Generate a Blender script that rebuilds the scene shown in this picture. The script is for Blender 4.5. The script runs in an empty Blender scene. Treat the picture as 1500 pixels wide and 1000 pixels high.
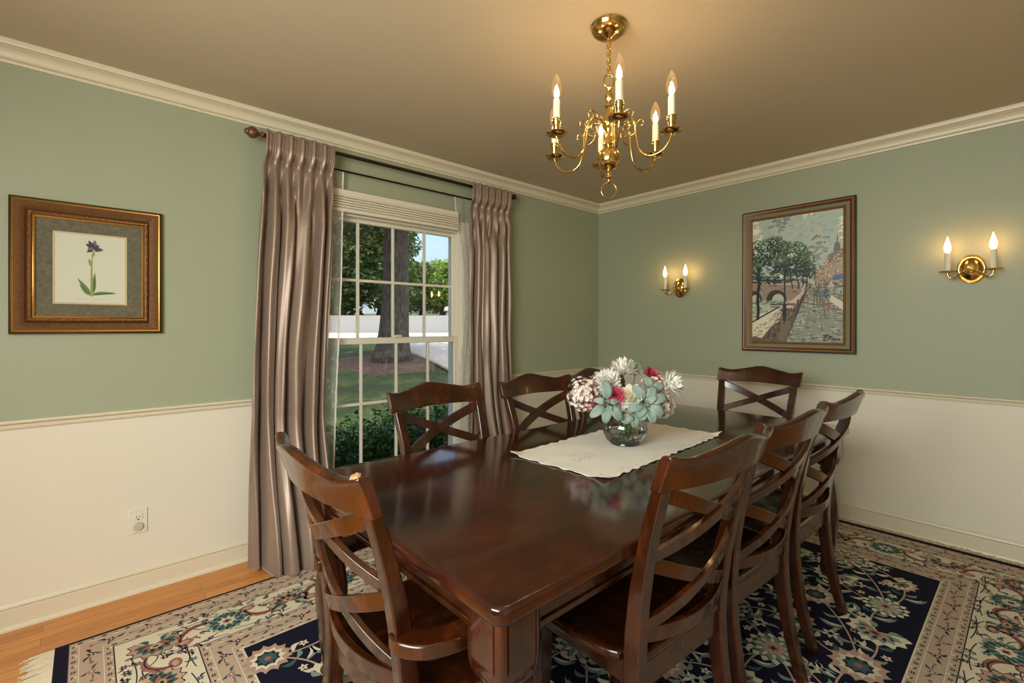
import bpy, bmesh, math, random
import numpy as np
from mathutils import Vector, Matrix

scene = bpy.context.scene
COL = scene.collection
PI = math.pi
rnd = random.Random(7)


def S(r, g, b):
    """sRGB bytes to linear RGBA."""
    out = []
    for c in (r, g, b):
        c /= 255.0
        out.append(c / 12.92 if c <= 0.04045 else ((c + 0.055) / 1.055) ** 2.4)
    return (out[0], out[1], out[2], 1.0)


# ------------------------------------------------------------------ mesh builder
class MB:
    def __init__(self):
        self.v, self.f, self.m, self.c = [], [], [], []
        self.mi = 0
        self.col = None

    def face(self, idx):
        self.f.append(tuple(idx)); self.m.append(self.mi); self.c.append(self.col)

    def add(self, verts, faces, M=None):
        o = len(self.v)
        for p in verts:
            self.v.append(tuple(M @ Vector(p)) if M is not None else tuple(p))
        for f in faces:
            self.face([o + i for i in f])
        return self

    def box(self, x0, x1, y0, y1, z0, z1, M=None):
        vs = [(x, y, z) for z in (z0, z1) for y in (y0, y1) for x in (x0, x1)]
        fs = [(0, 2, 3, 1), (4, 5, 7, 6), (0, 1, 5, 4), (2, 6, 7, 3), (0, 4, 6, 2), (1, 3, 7, 5)]
        return self.add(vs, fs, M)

    def loft(self, rings, closed=True, cap0=True, cap1=True, loop=False, M=None):
        n = len(rings[0]); vs = [p for r in rings for p in r]; fs = []
        k = len(rings); rng = range(k if loop else k - 1)
        for i in rng:
            a, b = i * n, ((i + 1) % k) * n
            for j in range(n if closed else n - 1):
                j2 = (j + 1) % n
                fs.append((a + j, a + j2, b + j2, b + j))
        if closed and cap0 and not loop: fs.append(tuple(range(n - 1, -1, -1)))
        if closed and cap1 and not loop: fs.append(tuple((k - 1) * n + j for j in range(n)))
        return self.add(vs, fs, M)

    def lathe(self, prof, n=24, M=None):
        """prof: (radius, z) pairs; radius 0 ends close to a point ring."""
        rings = []
        for r, z in prof:
            r = max(r, 1e-5)
            rings.append([(r * math.cos(2 * PI * j / n), r * math.sin(2 * PI * j / n), z) for j in range(n)])
        return self.loft(rings, M=M)

    def tube(self, path, rad, n=10, M=None, loop=False, flat=1.0):
        P = [Vector(p) for p in path]; k = len(P)
        R = rad if isinstance(rad, (list, tuple)) else [rad] * k
        T = []
        for i in range(k):
            a = P[(i - 1) % k] if (loop or i > 0) else P[i]
            b = P[(i + 1) % k] if (loop or i < k - 1) else P[i]
            d = b - a
            T.append(d.normalized() if d.length > 1e-9 else Vector((0, 0, 1)))
        up = Vector((0, 0, 1)) if abs(T[0].z) < 0.9 else Vector((1, 0, 0))
        N = (up - T[0] * up.dot(T[0])).normalized()
        rings = []
        for i in range(k):
            N = N - T[i] * N.dot(T[i])
            N = N.normalized() if N.length > 1e-6 else T[i].orthogonal().normalized()
            B = T[i].cross(N)
            rings.append([tuple(P[i] + (N * math.cos(2 * PI * j / n) * flat + B * math.sin(2 * PI * j / n)) * R[i]) for j in range(n)])
        return self.loft(rings, loop=loop, M=M)

    def sweep(self, sections, M=None):
        """list of rings already in place."""
        return self.loft(sections, M=M)

    def grid(self, fn, nu, nv, M=None):
        vs = [fn(i / nu, j / nv) for j in range(nv + 1) for i in range(nu + 1)]
        fs = [(j * (nu + 1) + i, j * (nu + 1) + i + 1, (j + 1) * (nu + 1) + i + 1, (j + 1) * (nu + 1) + i) for j in range(nv) for i in range(nu)]
        return self.add(vs, fs, M)

    def poly(self, pts, z, col=None):
        self.col = col
        o = len(self.v)
        self.v.extend((p[0], p[1], z) for p in pts)
        self.face(range(o, o + len(pts)))

    def build(self, name, mats, parent=None, smooth=35, bevel=0, segs=2, loc=None, rot=None):
        me = bpy.data.meshes.new(name)
        me.from_pydata(self.v, [], self.f)
        mats = mats if isinstance(mats, (list, tuple)) else [mats]
        for m in mats: me.materials.append(m)
        if any(self.m): me.polygons.foreach_set('material_index', self.m)
        if any(c is not None for c in self.c):
            at = me.color_attributes.new('Col', 'FLOAT_COLOR', 'CORNER')
            arr = np.zeros((len(me.loops), 4), np.float32); p = 0
            for f, c in zip(self.f, self.c):
                arr[p:p + len(f)] = c if c is not None else (1, 1, 1, 1); p += len(f)
            at.data.foreach_set('color', arr.ravel())
        if smooth:
            me.polygons.foreach_set('use_smooth', [True] * len(me.polygons))
            me.update()
            me.set_sharp_from_angle(angle=math.radians(smooth))
        me.update()
        o = bpy.data.objects.new(name, me); COL.objects.link(o)
        if parent is not None: o.parent = parent
        if loc is not None: o.location = loc
        if rot is not None: o.rotation_euler = rot
        if bevel:
            b = o.modifiers.new('bevel', 'BEVEL'); b.width = bevel; b.segments = segs
            b.limit_method = 'ANGLE'; b.angle_limit = math.radians(40)
        return o


def tag(o, label=None, cat=None, group=None, kind=None):
    if label: o['label'] = label
    if cat: o['category'] = cat
    if group: o['group'] = group
    if kind: o['kind'] = kind
    return o


def thing(name, label, cat, loc=(0, 0, 0), rz=0, group=None, kind=None):
    o = bpy.data.objects.new(name, None); COL.objects.link(o)
    o.empty_display_size = 0.1
    o.location = loc; o.rotation_euler = (0, 0, rz)
    return tag(o, label, cat, group, kind)


def dup(root, loc, rz, label, group=None):
    def cp(o, par):
        c = o.copy(); COL.objects.link(c)
        if par is not None: c.parent = par
        for ch in [x for x in bpy.data.objects if x.parent == o]: cp(ch, c)
        return c
    r = cp(root, None); r.location = loc; r.rotation_euler = (0, 0, rz); r['label'] = label
    if group: r['group'] = group
    return r


def smoothpath(pts, n=8):
    """Catmull-Rom through 3-D or scalar tuples."""
    P = [np.array(p, float) for p in pts]
    P = [2 * P[0] - P[1]] + P + [2 * P[-1] - P[-2]]
    out = []
    for i in range(1, len(P) - 2):
        a, b, c, d = P[i - 1:i + 3]
        for k in range(n):
            t = k / n
            out.append(tuple(0.5 * ((2 * b) + (-a + c) * t + (2 * a - 5 * b + 4 * c - d) * t * t + (-a + 3 * b - 3 * c + d) * t ** 3)))
    out.append(tuple(P[-2]))
    return out


def lerp(a, b, t): return a + (b - a) * t
def sstep(a, b, x):
    t = min(1, max(0, (x - a) / (b - a))); return t * t * (3 - 2 * t)
def interp(x, xs, ys): return float(np.interp(x, xs, ys))


# ------------------------------------------------------------------ materials
class NT:
    def __init__(self, name):
        self.m = bpy.data.materials.new(name); self.m.use_nodes = True
        self.t = self.m.node_tree; self.t.nodes.clear()
        self.out = self.n('ShaderNodeOutputMaterial')

    def n(self, typ, **k):
        x = self.t.nodes.new(typ)
        for a, b in k.items(): setattr(x, a, b)
        return x

    def l(self, a, b): self.t.links.new(a, b)

    def coord(self, scale=(1, 1, 1), kind='Object', rot=(0, 0, 0)):
        c = self.n('ShaderNodeTexCoord'); m = self.n('ShaderNodeMapping')
        m.inputs['Scale'].default_value = scale; m.inputs['Rotation'].default_value = rot
        self.l(c.outputs[kind], m.inputs['Vector']); return m.outputs[0]

    def noise(self, vec, scale=5, detail=4, rough=.55, dist=0):
        x = self.n('ShaderNodeTexNoise'); x.inputs['Scale'].default_value = scale
        x.inputs['Detail'].default_value = detail; x.inputs['Roughness'].default_value = rough
        x.inputs['Distortion'].default_value = dist
        if vec is not None: self.l(vec, x.inputs['Vector'])
        return x.outputs[0]

    def ramp(self, fac, stops, interp='LINEAR'):
        x = self.n('ShaderNodeValToRGB'); x.color_ramp.interpolation = interp
        e = x.color_ramp.elements
        while len(e) < len(stops): e.new(0.5)
        for el, (p, c) in zip(e, stops):
            el.position = p; el.color = c if isinstance(c, (tuple, list)) else (c, c, c, 1)
        self.l(fac, x.inputs['Fac']); return x.outputs[0]

    def mix(self, fac, a, b, mode='MIX'):
        x = self.n('ShaderNodeMix'); x.data_type = 'RGBA'; x.blend_type = mode
        for s, v in ((0, fac), (6, a), (7, b)):
            if hasattr(v, 'is_linked'): self.l(v, x.inputs[s])
            else: x.inputs[s].default_value = v
        return x.outputs[2]

    def math(self, op, a, b=0.5):
        x = self.n('ShaderNodeMath'); x.operation = op
        for i, v in enumerate((a, b)):
            if hasattr(v, 'is_linked'): self.l(v, x.inputs[i])
            else: x.inputs[i].default_value = v
        return x.outputs[0]

    def bsdf(self, col=None, rough=.5, metal=0, bump=None, bstr=.2, bdist=.01, **k):
        b = self.n('ShaderNodeBsdfPrincipled')
        def put(nm, v):
            if v is None: return
            if hasattr(v, 'is_linked'): self.l(v, b.inputs[nm])
            else: b.inputs[nm].default_value = v
        put('Base Color', col); put('Roughness', rough); put('Metallic', metal)
        for nm, v in k.items(): put(nm.replace('_', ' '), v)
        if bump is not None:
            bp = self.n('ShaderNodeBump'); bp.inputs['Strength'].default_value = bstr; bp.inputs['Distance'].default_value = bdist
            self.l(bump, bp.inputs['Height']); self.l(bp.outputs[0], b.inputs['Normal'])
        self.l(b.outputs[0], self.out.inputs[0]); self.b = b
        return self.m


def plain(name, col, rough=.5, metal=0, var=.08, scale=8, bump=.05, **k):
    t = NT(name); v = t.coord()
    nz = t.noise(v, scale, 4)
    c = t.mix(nz, tuple(x * (1 - var) for x in col[:3]) + (1,), tuple(min(1, x * (1 + var)) for x in col[:3]) + (1,))
    return t.bsdf(c, rough, metal, t.noise(v, scale * 8, 3) if bump else None, bump, .002, **k)


def paint(name, col, rough=.55, var=.03, bump=.06):
    t = NT(name); v = t.coord()
    nz = t.noise(v, 1.3, 3)
    c = t.mix(nz, tuple(x * (1 - var) for x in col[:3]) + (1,), tuple(min(1, x * (1 + var)) for x in col[:3]) + (1,))
    return t.bsdf(c, rough, 0, t.noise(v, 160, 3), bump, .002)


def wood(name, dark, mid, light, rough=.32, coat=.35, crough=.12, scale=(9, 9, 2.2), wear=.10):
    t = NT(name); v = t.coord(scale)
    a = t.noise(v, 2.2, 3, .5, .3)
    g = t.noise(t.coord((60, 60, 9)), 3, 2, .5)
    f = t.mix(.35, a, g)
    c = t.ramp(f, [(.28, dark), (.5, mid), (.78, light)])
    # faint worn streaks
    w = t.ramp(t.noise(t.coord((30, 30, 30)), 1.2, 5, .7), [(.62, 0.0), (.8, 1.0)])
    wf = t.math('MULTIPLY', w, wear)
    c = t.mix(wf, c, light)
    r = t.ramp(a, [(.3, rough * .8), (.7, rough * 1.25)])
    return t.bsdf(c, r, 0, g, .03, .002, Coat_Weight=coat, Coat_Roughness=crough)


def vcol(name, rough=.8, bump_scale=300, bstr=.2, fuzz=0.0, **k):
    t = NT(name); a = t.n('ShaderNodeVertexColor'); a.layer_name = 'Col'
    v = t.coord()
    nz = t.noise(v, 60, 4)
    c = t.mix(t.math('MULTIPLY', nz, fuzz), a.outputs[0], (0.02, 0.018, 0.015, 1)) if fuzz else a.outputs[0]
    return t.bsdf(c, rough, 0, t.noise(v, bump_scale, 2), bstr, .003, **k)


def emit(name, col, strength):
    t = NT(name); e = t.n('ShaderNodeEmission')
    e.inputs[0].default_value = col; e.inputs[1].default_value = strength
    t.l(e.outputs[0], t.out.inputs[0]); return t.m


def thin_glass(name, tint=(1, 1, 1, 1), refl=1.0, rough=0.0, extra=0.0):
    """Thin clear shell: transparent straight through with a Fresnel mirror."""
    t = NT(name)
    tr = t.n('ShaderNodeBsdfTransparent'); tr.inputs[0].default_value = tint
    gl = t.n('ShaderNodeBsdfGlossy'); gl.inputs['Roughness'].default_value = rough
    fr = t.n('ShaderNodeFresnel'); fr.inputs[0].default_value = 1.5
    f = t.math('ADD', t.math('MULTIPLY', fr.outputs[0], refl), extra)
    mx = t.n('ShaderNodeMixShader'); t.l(f, mx.inputs[0]); t.l(tr.outputs[0], mx.inputs[1]); t.l(gl.outputs[0], mx.inputs[2])
    t.l(mx.outputs[0], t.out.inputs[0]); return t.m


def leafmat(name, c1, c2, scale=3, trans=.35, rough=.5):
    t = NT(name); v = t.coord()
    nz = t.noise(v, scale, 3)
    c = t.mix(t.ramp(nz, [(.3, 0.0), (.7, 1.0)]), c1, c2)
    b = t.n('ShaderNodeBsdfPrincipled'); t.l(c, b.inputs['Base Color']); b.inputs['Roughness'].default_value = rough
    tl = t.n('ShaderNodeBsdfTranslucent'); t.l(c, tl.inputs[0])
    mx = t.n('ShaderNodeMixShader'); mx.inputs[0].default_value = trans
    t.l(b.outputs[0], mx.inputs[1]); t.l(tl.outputs[0], mx.inputs[2]); t.l(mx.outputs[0], t.out.inputs[0])
    return t.m
# ================================================================== camera
H = 2.44
CX, CY, CZ = -3.711, -2.869, 1.262
YAW = 0.839
cam_d = bpy.data.cameras.new('camera'); cam = bpy.data.objects.new('camera', cam_d); COL.objects.link(cam)
cam.location = (CX, CY, CZ); cam.rotation_euler = (PI / 2, 0, YAW - PI / 2)
cam_d.sensor_width = 36; cam_d.lens = 692.5 / 1500 * 36
cam_d.shift_y = (478.26 - 500) / 1500
cam_d.clip_start = 0.05; cam_d.clip_end = 300
scene.camera = cam

# ================================================================== room materials
GREEN = S(161, 167, 139)
CREAM = S(228, 221, 200)
m_green = paint('green_wall_paint', GREEN, .5)
m_cream = paint('cream_wall_paint', CREAM, .5)
m_trim = paint('cream_trim_gloss', S(221, 211, 183), .35, .02, .02)
m_ceil = paint('taupe_ceiling_paint', S(194, 179, 150), .7, .03, .08)
m_white = paint('white_window_paint', S(225, 218, 198), .35, .02, .02)

# floor boards
t = NT('oak_floor')
c = t.n('ShaderNodeTexCoord'); mp = t.n('ShaderNodeMapping'); t.l(c.outputs['Object'], mp.inputs[0])
br = t.n('ShaderNodeTexBrick'); t.l(mp.outputs[0], br.inputs[0])
br.inputs['Color1'].default_value = (.25, .25, .25, 1); br.inputs['Color2'].default_value = (.8, .8, .8, 1)
br.inputs['Mortar'].default_value = (0, 0, 0, 1)
br.inputs['Scale'].default_value = 1; br.inputs['Mortar Size'].default_value = .0012
br.inputs['Brick Width'].default_value = 1.1; br.inputs['Row Height'].default_value = .058
g = t.noise(t.coord((3, 40, 40)), 2.2, 6, .62, .8)
f = t.mix(.35, g, br.outputs[0])
colr = t.ramp(f, [(.25, S(150, 88, 32)), (.5, S(198, 126, 52)), (.8, S(222, 156, 78))])
colr = t.mix(t.math('MULTIPLY', br.outputs[1], .35), colr, S(70, 40, 16))
m_floor = t.bsdf(colr, .34, 0, br.outputs[1], .15, .001, Coat_Weight=.2, Coat_Roughness=.2)

XR, YN = -4.75, -4.35        # unseen far sides of the room, behind the camera
# window opening in the wall y = 0
WX0, WX1, WZ0, WZ1 = -2.70, -1.645, .29, 1.965
RAILZ = .871


def wall_with_hole(name, horiz, plane, a0, a1, holes, thick, sgn):
    """wall in plane (y=plane if horiz 'x' else x=plane); the two paint fields meet behind the chair rail."""
    mb = MB()
    xs = sorted({a0, a1} | {h[0] for h in holes} | {h[1] for h in holes})
    zs = sorted({0, H + .05, RAILZ - .02} | {h[2] for h in holes} | {h[3] for h in holes})
    for i in range(len(xs) - 1):
        for j in range(len(zs) - 1):
            xm, zm = (xs[i] + xs[i + 1]) / 2, (zs[j] + zs[j + 1]) / 2
            if any(h[0] < xm < h[1] and h[2] < zm < h[3] for h in holes): continue
            mb.mi = 1 if zm < RAILZ - .02 else 0
            lo, hi = sorted((plane, plane + sgn * thick))
            if horiz == 'x': mb.box(xs[i], xs[i + 1], lo, hi, zs[j], zs[j + 1])
            else: mb.box(lo, hi, xs[i], xs[i + 1], zs[j], zs[j + 1])
    o = mb.build(name, [m_green, m_cream], smooth=0)
    tag(o, kind='structure'); return o


wall_with_hole('wall_left', 'x', 0, XR - .15, .15, [(WX0, WX1, WZ0, WZ1)], .15, 1)
wall_with_hole('wall_right', 'y', 0, YN - .15, 0, [], .15, 1)
wall_with_hole('wall_near', 'x', YN, XR, 0, [], .15, -1)
wall_with_hole('wall_side', 'y', XR, YN - .15, 0, [(-3.9, -1.5, .02, 2.15)], .15, -1)
tag(MB().box(XR - .15, .15, YN - .15, .15, -.1, 0).build('floor', m_floor, smooth=0), kind='structure')
tag(MB().box(XR - .15, .15, YN - .15, .15, H, H + .12).build('ceiling', m_ceil, smooth=0), kind='structure')


def run(mb, prof, a, b, wall):
    """extrude a (depth, z) profile along a wall; both ends square (corner ends overlap to a mitre)."""
    def P(t, d, z):
        return (t, -d, z) if wall == 'left' else (-d, t, z)
    r0, r1 = [], []
    for d, z in prof:
        # mitre at the room corner
        ca = -d if abs(a) < 1e-6 else a
        cb = -d if abs(b) < 1e-6 else b
        r0.append(P(ca, d, z)); r1.append(P(cb, d, z))
    if wall == 'left': r0, r1 = r0, r1
    mb.loft([r0, r1])
    return mb


def fix_normals(o):
    bm = bmesh.new(); bm.from_mesh(o.data); bmesh.ops.recalc_face_normals(bm, faces=bm.faces); bm.to_mesh(o.data); bm.free()
    return o


crown = [(0, 2.355), (.016, 2.355), (.018, 2.364), (.010, 2.367), (.010, 2.369), (.020, 2.371), (.020, 2.3735), (.015, 2.375)]
for k in range(9):
    a = k / 8 * PI / 2
    crown.append((.018 + .032 * (1 - math.cos(a)), 2.376 + .034 * math.sin(a)))
crown += [(.044, 2.412), (.044, 2.415), (.057, 2.417), (.060, 2.424), (.060, H), (0, H)]
rail = [(0, .836), (.015, .836), (.016, .838), (.017, .851), (.015, .853), (.006, .8535), (.006, .8555), (.019, .856), (.023, .863), (.021, .869), (.016, .871), (0, .871)]
base = [(0, 0), (.024, 0), (.024, .008), (.020, .016), (.014, .019), (.014, .086), (.013, .0875), (.006, .088), (.006, .090), (.013, .0905), (.013, .094), (.010, .103), (.005, .109), (0, .111)]
n = 0
for nm, prof, a, b, w in (('trim_1', crown, XR, 0, 'left'), ('trim_2', crown, YN, 0, 'right'),
                          ('trim_3', rail, XR, -2.775, 'left'), ('trim_4', rail, -1.57, 0, 'left'), ('trim_5', rail, YN, 0, 'right'),
                          ('baseboard_left', base, XR, 0, 'left'), ('baseboard_right', base, YN, 0, 'right')):
    tag(fix_normals(run(MB(), prof, a, b, w).build(nm, m_trim, smooth=28)), kind='structure')

# ================================================================== window
win = thing('window_1', 'double hung window with white grilles above the lawn', 'window', ((WX0 + WX1) / 2, 0, WZ0), kind='structure')
ox, oz = (WX0 + WX1) / 2, WZ0
def W(mb, name, m, par=win, **k):
    o = mb.build(name, m, par, **k)
    if par is win: o.location = (-ox, 0, -oz)
    return o
# casing on the wall face
mb = MB(); cw = .072
for (x0, x1, z0, z1) in ((WX0 - cw, WX0 + .004, WZ0 - .02, WZ1 + cw), (WX1 - .004, WX1 + cw, WZ0 - .02, WZ1 + cw), (WX0 + .004, WX1 - .004, WZ1 - .004, WZ1 + cw)):
    mb.box(x0, x1, -.016, 0, z0, z1)
W(mb, 'casing', m_white, bevel=.004)
W(MB().box(WX0 - cw - .02, WX1 + cw + .02, -.05, .03, WZ0 - .045, WZ0 - .018), 'sill', m_white, bevel=.006)
# jamb lining
mb = MB()
mb.box(WX0, WX0 + .012, 0, .15, WZ0, WZ1); mb.box(WX1 - .012, WX1, 0, .15, WZ0, WZ1)
mb.box(WX0, WX1, 0, .15, WZ1 - .012, WZ1); mb.box(WX0, WX1, 0, .15, WZ0 - .018, WZ0 + .012)
W(mb, 'window_frame', m_white, bevel=.002)
m_pane = thin_glass('window_glass', (.97, .99, .98, 1), 1.0)
m_track = plain('sash_track_grey', S(120, 125, 112), .5)
GX0, GX1 = -2.656, -1.685
cols = [-2.411, -2.163, -1.916]


def sash(name, y0, y1, z0, z1, gz0, gz1, mz, gx0, gx1, cols):
    mb = MB(); X0, X1 = WX0 + .012, WX1 - .012
    mb.box(X0, gx0, y0, y1, z0, z1); mb.box(gx1, X1, y0, y1, z0, z1)
    mb.box(gx0, gx1, y0, y1, gz1, z1); mb.box(gx0, gx1, y0, y1, z0, gz0)
    s = W(mb, name, m_white, bevel=.003)
    ym = (y0 + y1) / 2
    mm = MB()
    for x in cols: mm.box(x - .009, x + .009, ym - .008, ym + .008, gz0, gz1)
    mm.box(gx0, gx1, ym - .0075, ym + .0075, mz - .009, mz + .009)
    mm.build('muntin', m_white, s, bevel=.002)
    MB().box(gx0, gx1, ym - .002, ym + .002, gz0, gz1).build('pane', m_pane, s, smooth=0)
    return s
sash('upper_sash', .055, .09, 1.155, WZ1 - .012, 1.19, 1.93, 1.560, GX0, GX1, cols)
ls = sash('lower_sash', .012, .047, WZ0 + .012, 1.19, WZ0 + .06, 1.150, .768, GX0 + .004, GX1 - .012, [c + .002 for c in cols])
mb = MB(); mb.box(-2.185, -2.135, -.004, .03, 1.19, 1.197); mb.tube([(-2.19, .005, 1.2), (-2.16, 0, 1.203), (-2.13, .006, 1.2)], .005, 8)
mb.build('sash_lock', m_white, ls, bevel=.001)

# ================================================================== raised blind
m_blind = plain('blind_fabric', S(222, 214, 192), .8, 0, .02, 30)
bl = thing('window_blind', 'cream pleated blind raised to a thin stack over the window top', 'blind', (-2.17, -.02, 1.956))
bx0, bx1 = -2.64, -1.705
def B(mb, name, m, **k):
    o = mb.build(name, m, bl, **k); o.location = (2.17, .02, -1.956); return o
B(MB().box(bx0, bx1, -.060, -.018, 2.060, 2.094), 'head_rail', m_blind, bevel=.004)
mb = MB()
zz = 2.060
ring = []
for k in range(5):
    z = 2.060 - k * .0156
    ring += [(-.060, z), (-.064, z - .005), (-.063, z - .0112), (-.046, z - .0122), (-.046, z - .0150)]
prof = ring + [(-.022, 2.060 - .078), (-.022, 2.060)]
mb.loft([[(bx0 + .004, y, z) for y, z in prof], [(bx1 - .004, y, z) for y, z in prof]])
fix_normals(B(mb, 'pleated_fabric', m_blind, smooth=20))
B(MB().box(bx0, bx1, -.058, -.020, 1.960, 1.980), 'bottom_rail', m_blind, bevel=.004)

# ================================================================== curtain rods
m_bronze = plain('aged_bronze', S(64, 46, 34), .38, .7, .25, 40, .2)
m_rosefin = plain('rosy_bronze_finial', S(122, 84, 66), .35, .55, .3, 50, .3)
m_black = plain('black_rod', S(22, 20, 18), .4, .3)
ROZ, ROY = 2.286, -.10
rod = thing('curtain_rod', 'dark bronze curtain rod with round finials close under the crown moulding', 'curtain rod', (-2.13, 0, ROZ))
def R_(mb, name, m, par=rod, **k):
    o = mb.build(name, m, par, **k)
    if par is rod: o.location = (2.13, 0, -ROZ)
    return o
R_(MB().tube([(-3.02, ROY, ROZ), (-1.235, ROY, ROZ)], .011, 14), 'pole', m_bronze)
fin = [(.013, 0), (.020, .006), (.018, .014), (.010, .020), (.010, .026), (.020, .034), (.031, .046), (.036, .060), (.034, .076), (.025, .088), (.020, .092), (.019, .098), (.012, .106), (.001, .110)]
for x, s in ((-3.01, -1), (-1.245, 1)):
    k = .85 if s < 0 else .62
    M = Matrix.Translation((x, ROY, ROZ)) @ Matrix.Rotation(s * PI / 2, 4, 'Y') @ Matrix.Scale(k, 4)
    R_(MB().lathe(fin, 20, M), 'finial', m_rosefin if s < 0 else m_bronze)
for x in (-2.88, -1.36):
    R_(MB().tube([(x, 0, ROZ - .005), (x, ROY, ROZ - .012)], .006, 8).box(x - .012, x + .012, -.006, 0, ROZ - .04, ROZ + .03), 'bracket', m_bronze)

rod2 = thing('sheer_rod', 'thin black rod carrying the sheer panels across the window head', 'curtain rod', (-2.13, 0, 2.205))
def R2(mb, name, m, **k):
    o = mb.build(name, m, rod2, **k); o.location = (2.13, 0, -2.205); return o
R2(MB().tube([(-2.78, -.05, 2.207), (-1.48, -.05, 2.207)], .006, 10), 'pole', m_black)
for x in (-2.775, -1.485): R2(MB().tube([(x, 0, 2.207), (x, -.05, 2.207)], .005, 8), 'bracket', m_black)

# ================================================================== silk curtains
t = NT('taupe_silk'); v = t.coord()
slub = t.noise(t.coord((6, 6, 260)), 1.6, 4, .6)
weave = t.noise(t.coord((700, 700, 60)), 1.0, 2)
c = t.mix(slub, S(128, 107, 92), S(168, 146, 128))
m_silk = t.bsdf(c, t.ramp(slub, [(.3, .34), (.7, .46)]), .34, t.mix(.4, slub, weave), .14, .002, Sheen_Weight=.3, Sheen_Roughness=.4)


def curtain(name, label, xt0, xt1, xb0, xb1, folds, seed, kick, ztop=2.305):
    r = random.Random(seed)
    ph = [r.uniform(-.5, .5) for _ in range(40)]
    root = thing(name, label, 'curtain', ((xt0 + xt1) / 2, ROY, 0), group=None)
    amp2 = [r.uniform(.6, 1.3) for _ in range(folds + 2)]
    pinch = 2.168
    q1 = [r.uniform(0, 6.28) for _ in range(8)]
    def fn(u, w):
        z = lerp(.006, ztop, w)
        below = sstep(pinch, 1.80, z)
        # folds drift sideways, split and merge on the way down
        s = u + (.028 * math.sin(q1[0] + 7.5 * u + .9 * z) + .020 * math.sin(q1[1] + 13 * u - 1.7 * z)) * below
        s += .05 * math.sin(PI * u) * math.sin(q1[2] + 1.3 * z) * sstep(1.9, .8, z)
        fph = folds * s
        i = int(min(folds, max(0, math.floor(fph)))); fr = fph - math.floor(fph)
        am = lerp(amp2[i], amp2[i + 1], sstep(0, 1, fr))
        c = math.cos(2 * PI * fph)
        prof = math.copysign(abs(c) ** .8, c)
        A = lerp(.012, .034, below) * am + .022 * sstep(1.2, 0, z) * am
        A *= .35 + .65 * sstep(0, .10, u) * sstep(1, .92, u)
        y = -A * prof * below
        # secondary soft creases
        y += .008 * below * math.sin(2 * PI * folds * 2.3 * s + q1[3] + 1.1 * math.sin(2.1 * z + q1[4]))
        y += .006 * below * math.sin(9 * u + q1[5] + 5.2 * z) + .003 * below * math.sin(24 * u - 11 * z + q1[6])
        # header: finger pleats standing on the rod, gathered at the pinch
        hd = sstep(pinch - .03, pinch + .02, z)
        fp = math.cos(2 * PI * (folds + 1) * u)
        y += hd * (-.010 - .007 * fp + .004 * math.cos(2 * PI * (folds + 1) * 3 * u + 1))
        y += -.016 * math.exp(-((z - pinch) / .022) ** 2) * fp + .012 * math.exp(-((z - pinch) / .03) ** 2)
        y += -.022 * math.exp(-((z - (pinch - .15)) / .10) ** 2) * fp * am
        y = ROY - .004 - .022 * sstep(pinch - .02, pinch + .05, z) + y
        k = sstep(.80, 0, z)
        y -= kick * k * sstep(0, .32, u)
        x0 = lerp(xb0, xt0, w ** 1.6); x1 = lerp(xb1, xt1, sstep(0, 1, w ** .8))
        x = lerp(x0, x1, u)
        x += (.012 * math.sin(2 * PI * fph + .6) * below + .003 * hd * math.sin(2 * PI * (folds + 1) * 2 * u)) * math.sin(PI * u) ** .5
        x -= .008 * math.exp(-((z - pinch) / .05) ** 2) * (u - .5)
        y = min(y, -.028)
        zz = z + (.005 * fp if w > .985 else 0)
        return (x - root.location.x, y - ROY, zz)
    mb = MB().grid(fn, 150, 150)
    o = mb.build('drape', m_silk, root, smooth=180)
    so = o.modifiers.new('thick', 'SOLIDIFY'); so.thickness = .003; so.offset = 0
    return root
curtain('window_curtain', 'taupe silk curtain nearer the framed iris print, hem kicked out over the oak floor', -3.005, -2.640, -3.088, -2.715, 5, 3, .225)
curtain('window_curtain', 'narrower taupe silk curtain on the far side of the window, beside the bare green wall', -1.640, -1.262, -1.66, -1.205, 5, 11, .10)

# ================================================================== sheers
t = NT('embroidered_sheer'); v = t.coord()
vo = t.n('ShaderNodeTexVoronoi'); vo.inputs['Scale'].default_value = 14; t.l(t.coord((1, .2, 1.0)), vo.inputs['Vector'])
leafy = t.ramp(vo.outputs['Distance'], [(.16, 1.0), (.20, 0.0)])
nz = t.noise(v, 9, 3)
leafy = t.math('MULTIPLY', leafy, t.ramp(nz, [(.45, 0.0), (.55, 1.0)]))
vine = t.ramp(t.noise(t.coord((1, .2, .5)), 7, 2), [(.488, 0.0), (.5, 1.0), (.512, 0.0)])
pat = t.math('MAXIMUM', leafy, t.math('MULTIPLY', vine, .7))
op = t.math('ADD', t.math('MULTIPLY', pat, .35), .34)
df = t.n('ShaderNodeBsdfDiffuse'); df.inputs[0].default_value = S(238, 236, 226)
tl = t.n('ShaderNodeBsdfTranslucent'); tl.inputs[0].default_value = S(238, 236, 226)
mx0 = t.n('ShaderNodeMixShader'); mx0.inputs[0].default_value = .5; t.l(df.outputs[0], mx0.inputs[1]); t.l(tl.outputs[0], mx0.inputs[2])
tr = t.n('ShaderNodeBsdfTransparent'); mx = t.n('ShaderNodeMixShader')
t.l(op, mx.inputs[0]); t.l(tr.outputs[0], mx.inputs[1]); t.l(mx0.outputs[0], mx.inputs[2]); t.l(mx.outputs[0], t.out.inputs[0])
m_sheer = t.m
m_hem = plain('sheer_hem', S(232, 230, 216), .8)


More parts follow.
